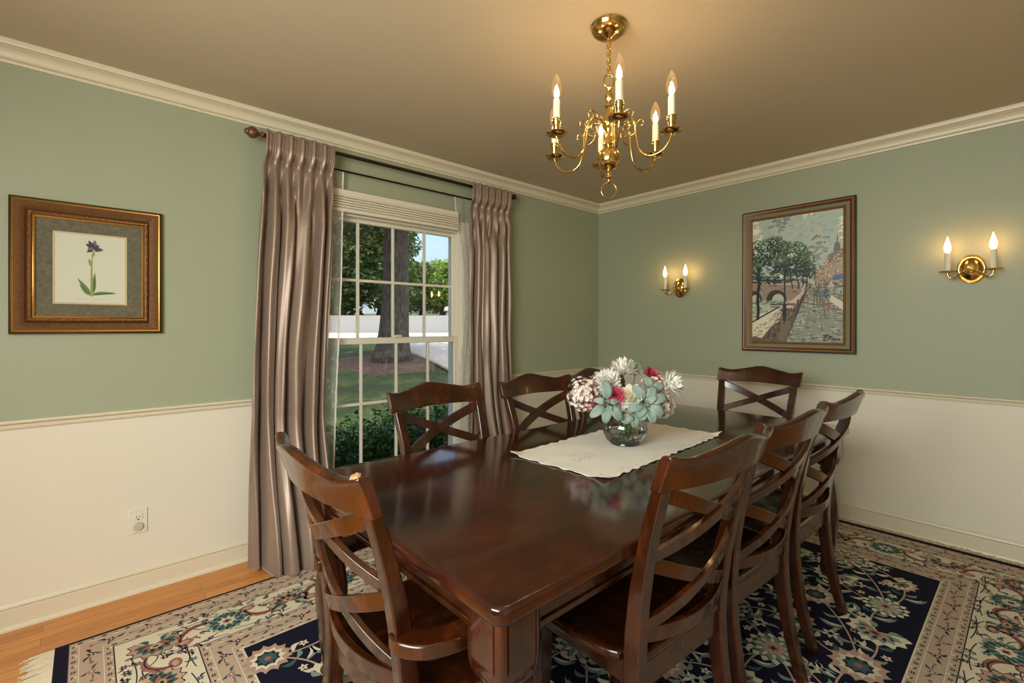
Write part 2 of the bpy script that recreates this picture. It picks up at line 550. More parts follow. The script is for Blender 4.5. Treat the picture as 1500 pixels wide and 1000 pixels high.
def sheer(label, zs, inner, outer, seed):
    root = thing('sheer_curtain', label, 'curtain', ((inner[0] + outer) / 2, -.05, 0))
    ox_ = root.location.x
    def edge(z): return interp(z, zs[::-1], inner[::-1])
    def fn(u, w):
        z = lerp(.02, 2.215, w); x = lerp(outer, edge(z), u) - ox_
        y = .008 * math.sin(u * 17 + seed + z) * lerp(1.4, .6, w)
        return (x, y + .004, z)
    MB().grid(fn, 30, 60).build('panel', m_sheer, root, smooth=180)
    sgn = 1 if inner[0] > outer else -1
    def fh(u, w):
        z = lerp(.02, 2.215, w); e = edge(z) - ox_
        return (e + sgn * (u * .010 - .005), .008 * math.sin(17 + seed + z) * lerp(1.4, .6, w) + .001 + .002 * math.sin(z * 60), z)
    MB().grid(fh, 2, 90).build('hem', m_hem, root, smooth=180)
sheer('white embroidered sheer panel peeking out beside the curtain near the iris print', [2.215, 1.9, 1.5, 1.2, .9, .5, 0], [-2.556, -2.562, -2.570, -2.585, -2.60, -2.615, -2.63], -2.72, 0)
sheer('white embroidered sheer panel showing between window and the narrower silk curtain', [2.215, 2.0, 1.7, 1.35, 1.15, .95, .6, 0], [-1.735, -1.705, -1.655, -1.645, -1.66, -1.69, -1.72, -1.74], -1.50, 2)

# ================================================================== wall outlet
m_plastic = plain('ivory_plastic', S(226, 220, 200), .35, 0, .02)
m_slot = plain('outlet_slot_dark', S(40, 34, 24), .6)
m_cover = plain('outlet_cover_grey', S(196, 188, 162), .4)
ol = thing('wall_outlet', 'ivory wall outlet with one round cover on the cream wainscot', 'outlet', (-3.531, 0, .336))
MB().box(-.036, .036, -.006, 0, -.058, .058).build('plate', m_plastic, ol, bevel=.003)
rc = MB().box(-.017, .017, -.009, -.005, .006, .036).build('receptacle', m_plastic, ol, bevel=.004)
mb = MB(); mb.box(-.008, -.0055, -.0095, -.0085, .018, .028); mb.box(.005, .0075, -.0095, -.0085, .019, .027); mb.box(-.003, .003, -.0095, -.0085, .008, .014)
mb.build('slot', m_slot, rc, smooth=0)
M = Matrix.Translation((0, -.006, -.024)) @ Matrix.Rotation(PI / 2, 4, 'X')
MB().lathe([(.020, 0), (.020, .007), (.017, .011), (.0001, .012)], 28, M).build('round_cover', m_cover, ol)
# ================================================================== dining table
m_wood = wood('cherry_chair_wood', S(30, 10, 2), S(50, 19, 3), S(86, 37, 6), .24, .4, .08)
m_twood = wood('dark_cherry_table_wood', S(30, 11, 3), S(48, 18, 4), S(78, 33, 7), .25, .4, .09)
# table top: nearly black cherry, redder where worn, fine scratches
t = NT('dark_cherry_table_top'); v = t.coord((2.2, 12, 12))
a = t.noise(v, 2.4, 6, .6, .5)
bl_ = t.noise(t.coord((1, 1, 1)), 2.1, 4, .6)
c = t.ramp(a, [(.3, S(30, 14, 8)), (.55, S(42, 19, 10)), (.8, S(60, 28, 14))])
c = t.mix(t.ramp(bl_, [(.42, 0.0), (.75, .75)]), c, S(92, 40, 21))
scr = None
for k, (sx, sy, ang) in enumerate(((4, 130, .5), (3.4, 150, -.7), (4.5, 120, 1.6))):
    w = t.noise(t.coord((sx * 3, sy * 3, 1), rot=(0, 0, ang)), 1.0, 2, .5)
    l_ = t.ramp(w, [(.675, 0.0), (.70, 1.0)])
    scr = l_ if scr is None else t.math('MAXIMUM', scr, l_)
gate = t.ramp(t.noise(t.coord((1, 1, 1)), 4.5, 3), [(.5, 0.0), (.66, 1.0)])
scr = t.math('MULTIPLY', scr, gate)
c = t.mix(t.math('MULTIPLY', scr, .22), c, S(140, 84, 60))
r_ = t.math('ADD', t.math('MULTIPLY', bl_, .14), .06)
m_ttop = t.bsdf(c, r_, 0, t.math('ADD', t.math('MULTIPLY', a, .15), scr), .035, .0015, Coat_Weight=.25, Coat_Roughness=.10)

TX0, TX1, TY0, TY1, TZ = -3.175, -.855, -2.238, -1.195, .76
tcx, tcy = (TX0 + TX1) / 2, (TY0 + TY1) / 2
table = thing('dining_table', 'long dark cherry dining table with turned legs in the middle of the rug', 'table', (tcx, tcy, .012))
hx, hy = (TX1 - TX0) / 2, (TY1 - TY0) / 2
TB = .012  # legs stand on the rug pile


def rrect(hx, hy, r, n=7):
    pts = []
    for cx, cy, a0 in ((hx - r, hy - r, 0), (-hx + r, hy - r, PI / 2), (-hx + r, -hy + r, PI), (hx - r, -hy + r, 1.5 * PI)):
        for k in range(n + 1):
            a = a0 + k / n * PI / 2
            pts.append((cx + r * math.cos(a), cy + r * math.sin(a)))
    return pts
prof = [(-.022, -.040), (-.022, -.037), (-.010, -.0365), (-.010, -.034), (-.003, -.0335), (-.0005, -.030), (0, -.026), (0, -.007), (-.0012, -.003), (-.004, -.0008), (-.009, 0)]
rings = []
for d, z in prof:
    rings.append([(x, y, TZ - TB + z) for x, y in rrect(hx + d, hy + d, .030 + d * .5)])
MB().loft(rings).build('table_top', m_ttop, table, smooth=40)
az0, az1 = .648 - TB, TZ - .040 - TB
ax, ay = hx - .052, hy - .052
for nm_, bx in (('a', (-ax + .05, ax - .05, ay - .022, ay)), ('b', (-ax + .05, ax - .05, -ay, -ay + .022)), ('c', (-ax, -ax + .022, -ay + .05, ay - .05)), ('d', (ax - .022, ax, -ay + .05, ay - .05))):
    mb = MB(); mb.box(bx[0], bx[1], bx[2], bx[3], az0, az1)
    x0, x1, y0, y1 = bx
    e = .006
    if nm_ == 'a': mb.box(x0, x1, y1, y1 + e, az0, az0 + .014)
    if nm_ == 'b': mb.box(x0, x1, y0 - e, y0, az0, az0 + .014)
    if nm_ == 'c': mb.box(x0 - e, x0, y0, y1, az0, az0 + .014)
    if nm_ == 'd': mb.box(x1, x1 + e, y0, y1, az0, az0 + .014)
    mb.build('apron', m_twood, table, bevel=.0025)


def block_section(h):
    """square block with a quarter-round bead between two grooves at every corner."""
    q = [(h, h - .022), (h - .0035, h - .0205), (h - .0035, h - .0185)]
    for k in range(5):
        a = k / 4 * PI / 2; q.append((h - .0165 + .0165 * math.cos(a), h - .0165 + .0165 * math.sin(a)))
    q += [(h - .0185, h - .0035), (h - .0205, h - .0035), (h - .022, h)]
    out = []
    for k in range(4):
        c_, s_ = (1, 0, -1, 0)[k], (0, 1, 0, -1)[k]
        out += [(x * c_ - y * s_, x * s_ + y * c_) for x, y in q]
    return out
BLK = [math.atan2(y, x) for x, y in block_section(.056)]


def superring(h, p, z, n=40, cx=0, cy=0):
    if p >= 9: return [(cx + x, cy + y, z) for x, y in block_section(h)]
    out = []
    for a in BLK:
        c_, s_ = math.cos(a), math.sin(a)
        r = h / ((abs(c_) ** p + abs(s_) ** p) ** (1 / p))
        out.append((cx + r * c_, cy + r * s_, z))
    return out


def table_leg(sx, sy):
    lx, ly = sx * (hx - .078), sy * (hy - .078)
    top = TZ - .040 - TB
    secs = [(.056, 12, top), (.056, 12, .608), (.0545, 9, .592), (.052, 7, .578), (.047, 4, .565), (.039, 2.6, .554), (.032, 2, .549),
            (.030, 2, .545), (.037, 2, .541), (.037, 2, .533), (.031, 2, .530), (.031, 2, .526), (.038, 2, .522), (.038, 2, .515), (.031, 2, .511),
            (.030, 2, .500), (.034, 2, .480), (.043, 2, .445), (.050, 2, .405), (.053, 2, .370), (.052, 2, .330), (.046, 2, .260), (.038, 2, .180),
            (.031, 2, .125), (.028, 2, .108), (.036, 2, .100), (.037, 2, .092), (.029, 2, .086), (.029, 2, .078), (.036, 2, .060), (.038, 2, .040), (.034, 2, .018), (.026, 2, 0)]
    rings = [superring(h, p, z, 40, lx, ly) for h, p, z in secs]
    o = MB().loft(rings[::-1]).build('leg', m_twood, table, smooth=40)
    return o
for sx in (-1, 1):
    for sy in (-1, 1): table_leg(sx, sy)

# ================================================================== dining chairs
ZS = [0, .10, .20, .32, .42, .50, .60, .70, .80, .90, .96, 1.0]
YS = [-.275, -.246, -.224, -.207, -.200, -.203, -.216, -.236, -.262, -.294, -.315, -.330]
XS = [.190, .190, .190, .191, .192, .194, .199, .205, .211, .218, .222, .224]
DY = [.030, .034, .038, .043, .046, .046, .042, .038, .034, .030, .027, .024]
def py(z): return interp(z, ZS, YS)
def px(z): return interp(z, ZS, XS)
m_chip = plain('chipped_bare_wood', S(156, 118, 70), .6, 0, .3, 90)


def make_chair(name, label):
    t = thing(name, label, 'chair', (0, 0, .012), group=None)
    tb = .0
    # rear posts, one sabre-shaped piece from foot to crest
    for s in (-1, 1):
        rings = []
        n = 30; top = .897
        for k in range(n + 1):
            z = top * k / n
            y, x, d = py(z), px(z) * s, interp(z, ZS, DY) / 2
            w = .0185
            rings.append([(x - w, y - d, z), (x + w, y - d, z), (x + w, y + d, z), (x - w, y + d, z)])
        MB().loft(rings).build('rear_post', m_wood, t, smooth=30, bevel=.004)
    # crest rail with a camel hump and turned-up ends
    ns = 36; rings = []
    for k in range(ns + 1):
        s = -1 + 2 * k / ns; a = abs(s)
        x = s * .251
        bow = -.046 * (1 - s * s)
        zt = .970 + .025 * math.exp(-(s / .36) ** 2) - .006 * math.exp(-((a - .70) / .16) ** 2) + .006 * sstep(.85, 1, a)
        zb = .890 + .004 * (1 - a)
        th = .013
        sec = []
        for zz, dy in ((zb, -th), (lerp(zb, zt, .35), -th), (lerp(zb, zt, .75), -th), (zt - .006, -th - .003), (zt, -th + .003), (zt + .001, 0), (zt - .002, th * .75), (zt - .014, th), (lerp(zb, zt, .5), th), (zb, th)):
            sec.append((x, py(zz) + bow + dy - .002, zz))
        rings.append(sec)
    fix_normals(MB().loft(rings).build('crest_rail', m_wood, t, smooth=50, bevel=.003))

    def slat(x0, z0, x1, z1, h, th, off, name, bowk=.046, nseg=22, arch=0):
        rings = []
        for k in range(nseg + 1):
            u = k / nseg; x = lerp(x0, x1, u); z = lerp(z0, z1, u) + arch * math.sin(PI * u)
            sn = x / .205
            bow = -bowk * max(0, 1 - sn * sn)
            y = py(z) + bow + off
            tilt = (py(z + .01) - py(z - .01)) / .02 * h / 2
            dx, dz = x1 - x0, z1 - z0; L = math.hypot(dx, dz)
            nx, nz = -dz / L * h / 2, dx / L * h / 2
            rings.append([(x - nx, y - th / 2 - tilt, z - nz), (x - nx, y + th / 2 - tilt, z - nz), (x + nx, y + th / 2 + tilt, z + nz), (x + nx, y - th / 2 + tilt, z + nz)])
        return fix_normals(MB().loft(rings).build(name, m_wood, t, smooth=30, bevel=.002))
    for (za, zb) in ((.874, .716), (.696, .538)):
        slat(-px(za) + .012, za, px(zb) - .012, zb, .036, .016, .003, 'cross_slat')
        slat(-px(zb) + .012, zb, px(za) - .012, za, .036, .016, -.003, 'cross_slat')
    slat(-.190, .515, .190, .515, .040, .017, 0, 'lower_back_rail', arch=-.008)
    # seat: bowed outline with a moulded edge
    half = [(.170, -.218), (.172, -.176), (.215, -.170), (.232, -.13), (.243, -.06), (.247, .03), (.243, .105), (.232, .155), (.205, .184), (.15, .198), (0, .205)]
    hp = [half[0], half[1]] + [(p[0], p[1]) for p in smoothpath(half[2:], 5)]
    outline = hp + [(-x, y) for x, y in hp[::-1][1:]]
    zs0 = .436
    rings = []
    cyc = .02
    for sc, z in ((.975, zs0), (.995, zs0 + .005), (1.0, zs0 + .013), (.995, zs0 + .022), (.975, zs0 + .027), (.93, zs0 + .027), (.80, zs0 + .022), (.5, zs0 + .016), (.2, zs0 + .015)):
        rings.append([(x * sc, cyc + (y - cyc) * sc, z) for x, y in outline])
    MB().loft(rings).build('seat', m_wood, t, smooth=50)
    # seat rails under the seat
    for nm_, b in (('side', (.170, .192, -.19, .155)), ('side', (-.192, -.170, -.19, .155)), ('front', (-.17, .17, .147, .170)), ('rear', (-.175, .175, -.212, -.190))):
        MB().box(b[0], b[1], b[2], b[3], .372, .437).build('seat_rail', m_wood, t, bevel=.003)
    for s in (-1, 1):
        rings = []
        for k in range(13):
            z = .437 * k / 12
            w = lerp(.014, .0215, sstep(0, .9, k / 12)); y = .148 + .012 * math.sin(k / 12 * PI) * -1 + .012 * (1 - k / 12)
            x = s * .178
            rings.append([(x - w, y - w, z), (x + w, y - w, z), (x + w, y + w, z), (x - w, y + w, z)])
        MB().loft(rings).build('front_leg', m_wood, t, smooth=30, bevel=.003)
    return t


chair0 = make_chair('dining_chair', 'double cross back armchair at the table end nearer the camera, crest corner chipped')
GRP = 'double cross back dining chairs around the table'
spots = [
    # x, y, rz, label
    (-2.530, -2.032, math.radians(-3), 'double cross back chair on the wall sconce side, closest to the chipped armchair'),
    (-2.018, -2.032, math.radians(-3), 'double cross back chair on the wall sconce side, middle of its three'),
    (-1.440, -2.020, math.radians(-1), 'double cross back chair on the wall sconce side, third from the camera'),
    (-2.515, -1.360, PI + math.radians(2.2), 'double cross back chair standing straight in front of the window panes'),
    (-1.932, -1.388, PI - math.radians(1.5), 'double cross back chair on the window side, second along, by the far curtain'),
    (-1.400, -1.385, PI, 'double cross back chair on the window side, half hidden behind the flowers'),
    (-.845, -1.675, PI / 2, 'double cross back chair alone at the table end below the street painting'),
]
for x, y, rz, lab in spots: dup(chair0, (x, y, .012), rz, lab)
chair0.location = (-3.012, -1.795, .012); chair0.rotation_euler = (0, 0, -PI / 2)
# the end chair is an armchair: flat bowed arms on short posts
for s_ in (-1, 1):
    path = smoothpath([(.192, -.228), (.226, -.222), (.256, -.192), (.271, -.140), (.275, -.070), (.271, .010), (.262, .080)], 6)
    rings = []
    for k, (x, y) in enumerate(path):
        a_, b_ = path[max(0, k - 1)], path[min(len(path) - 1, k + 1)]
        tx, ty = b_[0] - a_[0], b_[1] - a_[1]; L = math.hypot(tx, ty); nx, ny = ty / L, -tx / L
        f = k / (len(path) - 1); w = .019 + .010 * math.sin(PI * min(1, f * 1.15)) - .004 * sstep(.9, 1, f)
        z1 = .630 - .004 * f; z0 = z1 - .030
        rings.append([(s_ * (x + nx * w), y + ny * w, z0), (s_ * (x - nx * w), y - ny * w, z0), (s_ * (x - nx * w), y - ny * w, z1), (s_ * (x + nx * w), y + ny * w, z1)])
    fix_normals(MB().loft(rings).build('arm', m_wood, chair0, smooth=40, bevel=.004))
    sup = smoothpath([(.238, -.02, .405), (.244, -.02, .45), (.262, .0, .52), (.268, .02, .602)], 6)
    rings = []
    for k, (x, y, z) in enumerate(sup):
        w = lerp(.016, .012, k / (len(sup) - 1))
        rings.append([(s_ * (x - w * .7), y - w, z), (s_ * (x + w * .7), y - w, z), (s_ * (x + w * .7), y + w, z), (s_ * (x - w * .7), y + w, z)])
    fix_normals(MB().loft(rings).build('arm_post', m_wood, chair0, smooth=40, bevel=.003))
# only the near chair has the chipped corner of its crest rail
mb = MB()
r5 = random.Random(5)
pts = []
for k in range(14):
    a = 2 * PI * k / 14; rr = .011 * r5.uniform(.6, 1.25)
    pts.append((rr * math.cos(a), rr * math.sin(a) * .9))
M = Matrix.Translation((.238, py(.975) - .0135, .975)) @ Matrix.Rotation(math.radians(25), 4, 'X')
mb.loft([[(p[0], p[1], 0) for p in pts], [(p[0] * .7, p[1] * .7, .0035) for p in pts]], M=M)
mb.build('chip', m_chip, chair0, smooth=40)
for c_ in [o for o in bpy.data.objects if o.get('category') == 'chair']: c_['group'] = GRP

# ================================================================== table runner
m_linen = None
t = NT('embroidered_linen'); v = t.coord()
wv = t.noise(t.coord((500, 500, 500)), 1, 2)
c = t.mix(t.noise(v, 3, 3), S(226, 221, 206), S(242, 238, 226))
at = t.n('ShaderNodeVertexColor'); at.layer_name = 'Col'
c = t.mix(1.0, c, at.outputs[0], 'MULTIPLY')
m_linen = t.bsdf(c, .9, 0, wv, .3, .001)
RX, RY, RA = -2.005, -1.690, math.radians(2.5)
runner = thing('table_runner', 'white linen table runner with stitched edge under the vase', 'table runner', (RX, RY, TZ), RA)
rl, rw = .468, .222
nu, nv = 120, 60
mb = MB()
def rf(u, w):
    x, y = lerp(-rl, rl, u), lerp(-rw, rw, w)
    ed = .003 * math.sin(x * 110) * (abs(y) / rw) ** 8 + .003 * math.sin(y * 120 + 1) * (abs(x) / rl) ** 12
    x2, y2 = x + ed * (1 if x > 0 else -1), y + ed * (1 if y > 0 else -1)
    z = .0016 + .0008 * math.sin(x * 31) * math.sin(y * 23)
    cu, cv = abs(x) / rl, abs(y) / rw
    z += .012 * sstep(.90, 1, cu) * sstep(.75, 1, cv) + .0018 * sstep(.97, 1, max(cu, cv)) * (1 + math.sin(x * 90 + y * 70))
    return (x2, y2, max(z, .0008))
mb.grid(rf, nu, nv)
cl = mb.build('cloth', m_linen, runner, smooth=180)
# stitched motifs as slightly darker threads in the cloth colour
at_ = cl.data.color_attributes.new('Col', 'FLOAT_COLOR', 'CORNER'); at_.data.foreach_set('color', np.ones(len(cl.data.loops) * 4, np.float32))
so = cl.modifiers.new('thick', 'SOLIDIFY'); so.thickness = .0012; so.offset = 1
m_thread = plain('embroidery_thread', S(166, 160, 140), .8)
mb = MB(); r3 = random.Random(3)
def stitch(x, y, a, L=.010):
    dx, dy = math.cos(a) * L / 2, math.sin(a) * L / 2
    q = []
    zb = 0
    mb.tube([(x - dx, y - dy, .0032), (x, y, .0040), (x + dx, y + dy, .0032)], .0007, 4)
for cx0 in (-.30,):
    for k in range(34):
        a = r3.uniform(0, 2 * PI); rr = r3.uniform(.01, .05)
        stitch(cx0 + rr * math.cos(a) * 1.5, rr * math.sin(a), a + r3.uniform(-.6, .6), .011)
for sx in (-1, 1):
    for k in range(26):
        y = lerp(-rw + .02, rw - .02, k / 25); stitch(sx * (rl - .045) + .008 * math.sin(k * 1.3), y, r3.uniform(0, PI), .009)
for sy in (-1, 1):
    for k in range(46):
        x = lerp(-rl + .03, rl - .03, k / 45); stitch(x, sy * (rw - .030) + .007 * math.sin(k * 1.1), r3.uniform(0, PI), .009)
mb.build('embroidery_thread', m_thread, runner, smooth=60)
# ================================================================== oriental rug
NAVY, CRM, TAN, ROSE, PINK, TEAL, LTEAL, DARK, GOLD = S(20, 20, 40), S(222, 210, 180), S(190, 165, 142), S(156, 104, 88), S(190, 156, 134), S(64, 94, 92), S(132, 150, 134), S(46, 40, 48), S(190, 168, 120)
RUGX0, RUGX1, RUGY0, RUGY1 = -3.805, -.082, -3.035, -.312
FX0, FX1, FY0, FY1 = -3.262, -.585, -2.550, -.800
rr = random.Random(21)
rug_t = thing('area_rug', 'navy and cream oriental rug with floral border and fringed ends', 'rug', ((RUGX0 + RUGX1) / 2, (RUGY0 + RUGY1) / 2, 0))
ocx, ocy = rug_t.location.x, rug_t.location.y
rm = MB()
ZB = .0105
LAY = .00009
def rz_(l): return ZB + .0001 + LAY * l
def rp(pts, lay, col): rm.poly([(x - ocx, y - ocy) for x, y in pts], rz_(lay), col)
def rect(x0, y0, x1, y1, lay, col): rp([(x0, y0), (x1, y0), (x1, y1), (x0, y1)], lay, col)
def ringrect(o, i, lay, col):
    """frame between two rectangles as four trapezia"""
    (a0, b0, a1, b1), (c0, d0, c1, d1) = o, i
    rp([(a0, b0), (a1, b0), (c1, d0), (c0, d0)], lay, col); rp([(a1, b0), (a1, b1), (c1, d1), (c1, d0)], lay, col)
    rp([(a1, b1), (a0, b1), (c0, d1), (c1, d1)], lay, col); rp([(a0, b1), (a0, b0), (c0, d0), (c0, d1)], lay, col)
def vary(c, k=.12):
    f = 1 + rr.uniform(-k, k); return (c[0] * f, c[1] * f, c[2] * f, 1)
class Fr:
    """a local frame: origin, rotation, scale, mirror"""
    def __init__(s, x, y, a=0, k=1, m=1): s.x, s.y, s.c, s.s, s.k, s.m = x, y, math.cos(a), math.sin(a), k, m
    def __call__(s, p):
        u, v = p[0] * s.k, p[1] * s.k * s.m
        return (s.x + u * s.c - v * s.s, s.y + u * s.s + v * s.c)
def star(F, n, r0, r1, lay, col, cx=0, cy=0, rot=0, sharp=2, a0=0, a1=2 * PI):
    pts = []
    full = a1 - a0 > 6.2
    m = n * 6
    for k in range(m if full else m + 1):
        a = a0 + (a1 - a0) * k / m
        w = abs(math.cos(n * (a - a0) / (a1 - a0) * PI)) ** sharp
        r = lerp(r0, r1, 1 - w)
        pts.append(F((cx + r * math.cos(a + rot), cy + r * math.sin(a + rot))))
    if not full: pts.append(F((cx, cy)))
    rp(pts, lay, col)
def blob(F, rx, ry, lay, col, cx=0, cy=0, n=14):
    rp([F((cx + rx * math.cos(2 * PI * k / n), cy + ry * math.sin(2 * PI * k / n))) for k in range(n)], lay, col)
def leaf2(F, L, w, lay, col, x=0, y=0, a=0, curve=.2):
    up, dn = [], []
    for k in range(9):
        t_ = k / 8; h = w * math.sin(PI * t_ ** .8) * (1 - .25 * t_)
        cx_, cy_ = t_ * L, curve * L * math.sin(PI * t_ * .9)
        up.append((cx_, cy_ + h)); dn.append((cx_, cy_ - h))
    ca, sa = math.cos(a), math.sin(a)
    rp([F((x + p[0] * ca - p[1] * sa, y + p[0] * sa + p[1] * ca)) for p in up + dn[::-1][1:]], lay, col)
def ribbon(pts, w, lay, col):
    k = len(pts); L_, R__ = [], []
    for i in range(k):
        a, b = pts[max(0, i - 1)], pts[min(k - 1, i + 1)]
        dx, dy = b[0] - a[0], b[1] - a[1]; d = math.hypot(dx, dy) or 1
        L_.append((pts[i][0] - dy / d * w, pts[i][1] + dx / d * w)); R__.append((pts[i][0] + dy / d * w, pts[i][1] - dx / d * w))
    for i in range(k - 1): rp([L_[i], L_[i + 1], R__[i + 1], R__[i]], lay, col)
def vine(a, b, bend, lay, col, w=.0028, n=14):
    mx_, my_ = (a[0] + b[0]) / 2, (a[1] + b[1]) / 2; dx, dy = b[0] - a[0], b[1] - a[1]
    c_ = (mx_ - dy * bend, my_ + dx * bend)
    pts = [((1 - t) ** 2 * a[0] + 2 * t * (1 - t) * c_[0] + t * t * b[0], (1 - t) ** 2 * a[1] + 2 * t * (1 - t) * c_[1] + t * t * b[1]) for t in [i / n for i in range(n + 1)]]
    ribbon(pts, w, lay, col); return pts
# motifs
def rosette(F, r, dark=True, c=(CRM, TEAL, ROSE, GOLD)):
    if dark: star(F, 14, r * .88, r * 1.07, 3, DARK)
    star(F, 14, r * .82, r, 4, vary(c[0])); star(F, 14, r * .66, r * .84, 5, DARK, rot=.2)
    star(F, 12, r * .60, r * .80, 6, vary(c[1]), rot=.2)
    for k in range(10):
        a = 2 * PI * k / 10; leaf2(F, r * .34, r * .07, 7, vary(c[0]), r * .38 * math.cos(a), r * .38 * math.sin(a), a, 0)
    star(F, 8, r * .32, r * .44, 8, vary(c[2])); star(F, 6, r * .14, r * .24, 9, vary(c[3])); blob(F, r * .09, r * .09, 10, DARK)
def lotus(F, r, dark=True, c=(CRM, LTEAL, PINK, ROSE)):
    """a side-view palmette opening along +x"""
    for k, lay in ((1.06, 3), (1.0, 4)):
        if k > 1 and not dark: continue
        star(F, 9, r * .84 * k, r * 1.02 * k, lay, DARK if k > 1 else vary(c[0]), -r * .25, 0, -2.2, 1.4, 0, 4.4)
    star(F, 8, r * .62, r * .78, 5, vary(c[1]), -r * .25, 0, -1.9, 1.4, 0, 3.8)
    star(F, 6, r * .42, r * .62, 6, DARK, -r * .25, 0, -1.7, 1.4, 0, 3.4)
    star(F, 5, r * .36, r * .56, 7, vary(c[2]), -r * .25, 0, -1.6, 1.4, 0, 3.2)
    blob(F, r * .16, r * .22, 8, vary(c[3]), -r * .05, 0); blob(F, r * .07, r * .12, 9, DARK, -r * .05, 0)
    for s in (-1, 1): leaf2(F, r * .55, r * .13, 5, vary(c[1]), -r * .35, s * r * .25, s * 2.3, s * .3)
def floret(F, r, c1, c2, n=5, lay=6):
    star(F, n, r * .5, r, lay, c1, sharp=1.2); blob(F, r * .28, r * .28, lay + 1, c2, n=8)
def sickle(F, L, w, lay, col, col2):
    pts, inn = [], []
    for k in range(15):
        t_ = k / 14; a = -.3 + 2.3 * t_
        wv = w * math.sin(PI * t_) ** .7
        sw = 1 + (.16 if k % 2 else -.06)
        pts.append(((L + wv * sw) * math.cos(a), (L + wv * sw) * math.sin(a))); inn.append(((L - wv * .5) * math.cos(a), (L - wv * .5) * math.sin(a)))
    rp([F(p) for p in pts + inn[::-1]], lay, col)
    mid = [((L + .15 * w) * math.cos(-.2 + 2.1 * k / 12), (L + .15 * w) * math.sin(-.2 + 2.1 * k / 12)) for k in range(13)]
    ribbon([F(p) for p in mid], w * .16, lay + 1, col2)

# bands, outer edge to field
def inset(r, dx, dy): return (r[0] + dx, r[1] + dy, r[2] - dx, r[3] - dy)
R0 = (RUGX0, RUGY0, RUGX1, RUGY1)
R1 = inset(R0, .040, .012)
R2_ = inset(R1, .030, .030); R3 = inset(R2_, .070, .066); R4 = inset(R3, .030, .030); 
field = (FX0, FY0, FX1, FY1)
R7 = inset(field, -.030, -.030); R6 = inset(R7, -.066, -.066); R5 = inset(R6, -.030, -.030)
ringrect(R0, R1, 0, NAVY); ringrect(R1, R2_, 0, TAN); ringrect(R2_, R3, 0, TAN); ringrect(R3, R4, 0, TAN)
ringrect(R4, R5, 0, CRM); ringrect(R5, R6, 0, TAN); ringrect(R6, R7, 0, TAN); ringrect(R7, field, 0, TAN)
for a, k in ((R1, .004), (R2_, .003), (R3, .003), (R4, .004), (R5, .004), (R6, .003), (R7, .003), (field, .006)):
    ringrect(inset(a, -k / 2, -k / 2), inset(a, k / 2, k / 2), 2, CRM if a in (R2_, R3, R6, R7, field) else DARK)
for i in range(1):
    rect(field[0], field[1], field[2], field[3], 0, NAVY)


def sides(Ra, Rb):
    """each side of a band as (frame origin, direction angle, length, half width)"""
    xa0, ya0, xa1, ya1 = [(p + q) / 2 for p, q in zip(Ra, Rb)]
    hw_x = abs(Ra[0] - Rb[0]) / 2; hw_y = abs(Ra[1] - Rb[1]) / 2
    return [((xa0, ya0), 0, xa1 - xa0, hw_y), ((xa1, ya0), PI / 2, ya1 - ya0, hw_x), ((xa1, ya1), PI, xa1 - xa0, hw_y), ((xa0, ya1), -PI / 2, ya1 - ya0, hw_x)]
# narrow hooked stripes
for Ra, Rb in ((R1, R2_), (R3, R4), (R5, R6), (R7, field)):
    for (o, a, L, hw) in sides(Ra, Rb):
        n = int(L / .036)
        for k in range(n):
            F = Fr(o[0] + math.cos(a) * (k + .5) * L / n, o[1] + math.sin(a) * (k + .5) * L / n, a)
            if k % 2: floret(F, .0105, DARK, PINK, 6, 3)
            else:
                leaf2(F, .026, .0045, 3, CRM, -.013, -.004, .35, .3); leaf2(F, .020, .0035, 3, DARK, -.010, .005, -.35, -.2)
# tan guards with sprigs
for Ra, Rb in ((R2_, R3), (R6, R5)):
    Ra_, Rb_ = (R2_, R3) if Ra is R2_ else (R6, R7)
    for (o, a, L, hw) in sides(Ra_, Rb_):
        n = int(L / .118)
        for k in range(n):
            F = Fr(o[0] + math.cos(a) * (k + .5) * L / n, o[1] + math.sin(a) * (k + .5) * L / n, a, 1, 1 if k % 2 else -1)
            floret(F, .016, vary(ROSE) if k % 2 else DARK, CRM, 5, 4)
            for sx, ang in ((-1, 2.6), (1, .5)):
                leaf2(F, .034, .006, 3, TEAL if k % 2 else DARK, sx * .014, .004, ang, .2)
            leaf2(F, .024, .005, 3, DARK, 0, -.012, -1.2, .2)
            G = Fr(o[0] + math.cos(a) * (k + 1) * L / n, o[1] + math.sin(a) * (k + 1) * L / n, a)
            floret(G, .010, LTEAL if k % 2 else ROSE, DARK, 4, 4)
            vine(F((.02, .0)), G((-.008, 0)), .25 if k % 2 else -.25, 2, DARK, .0014, 6)
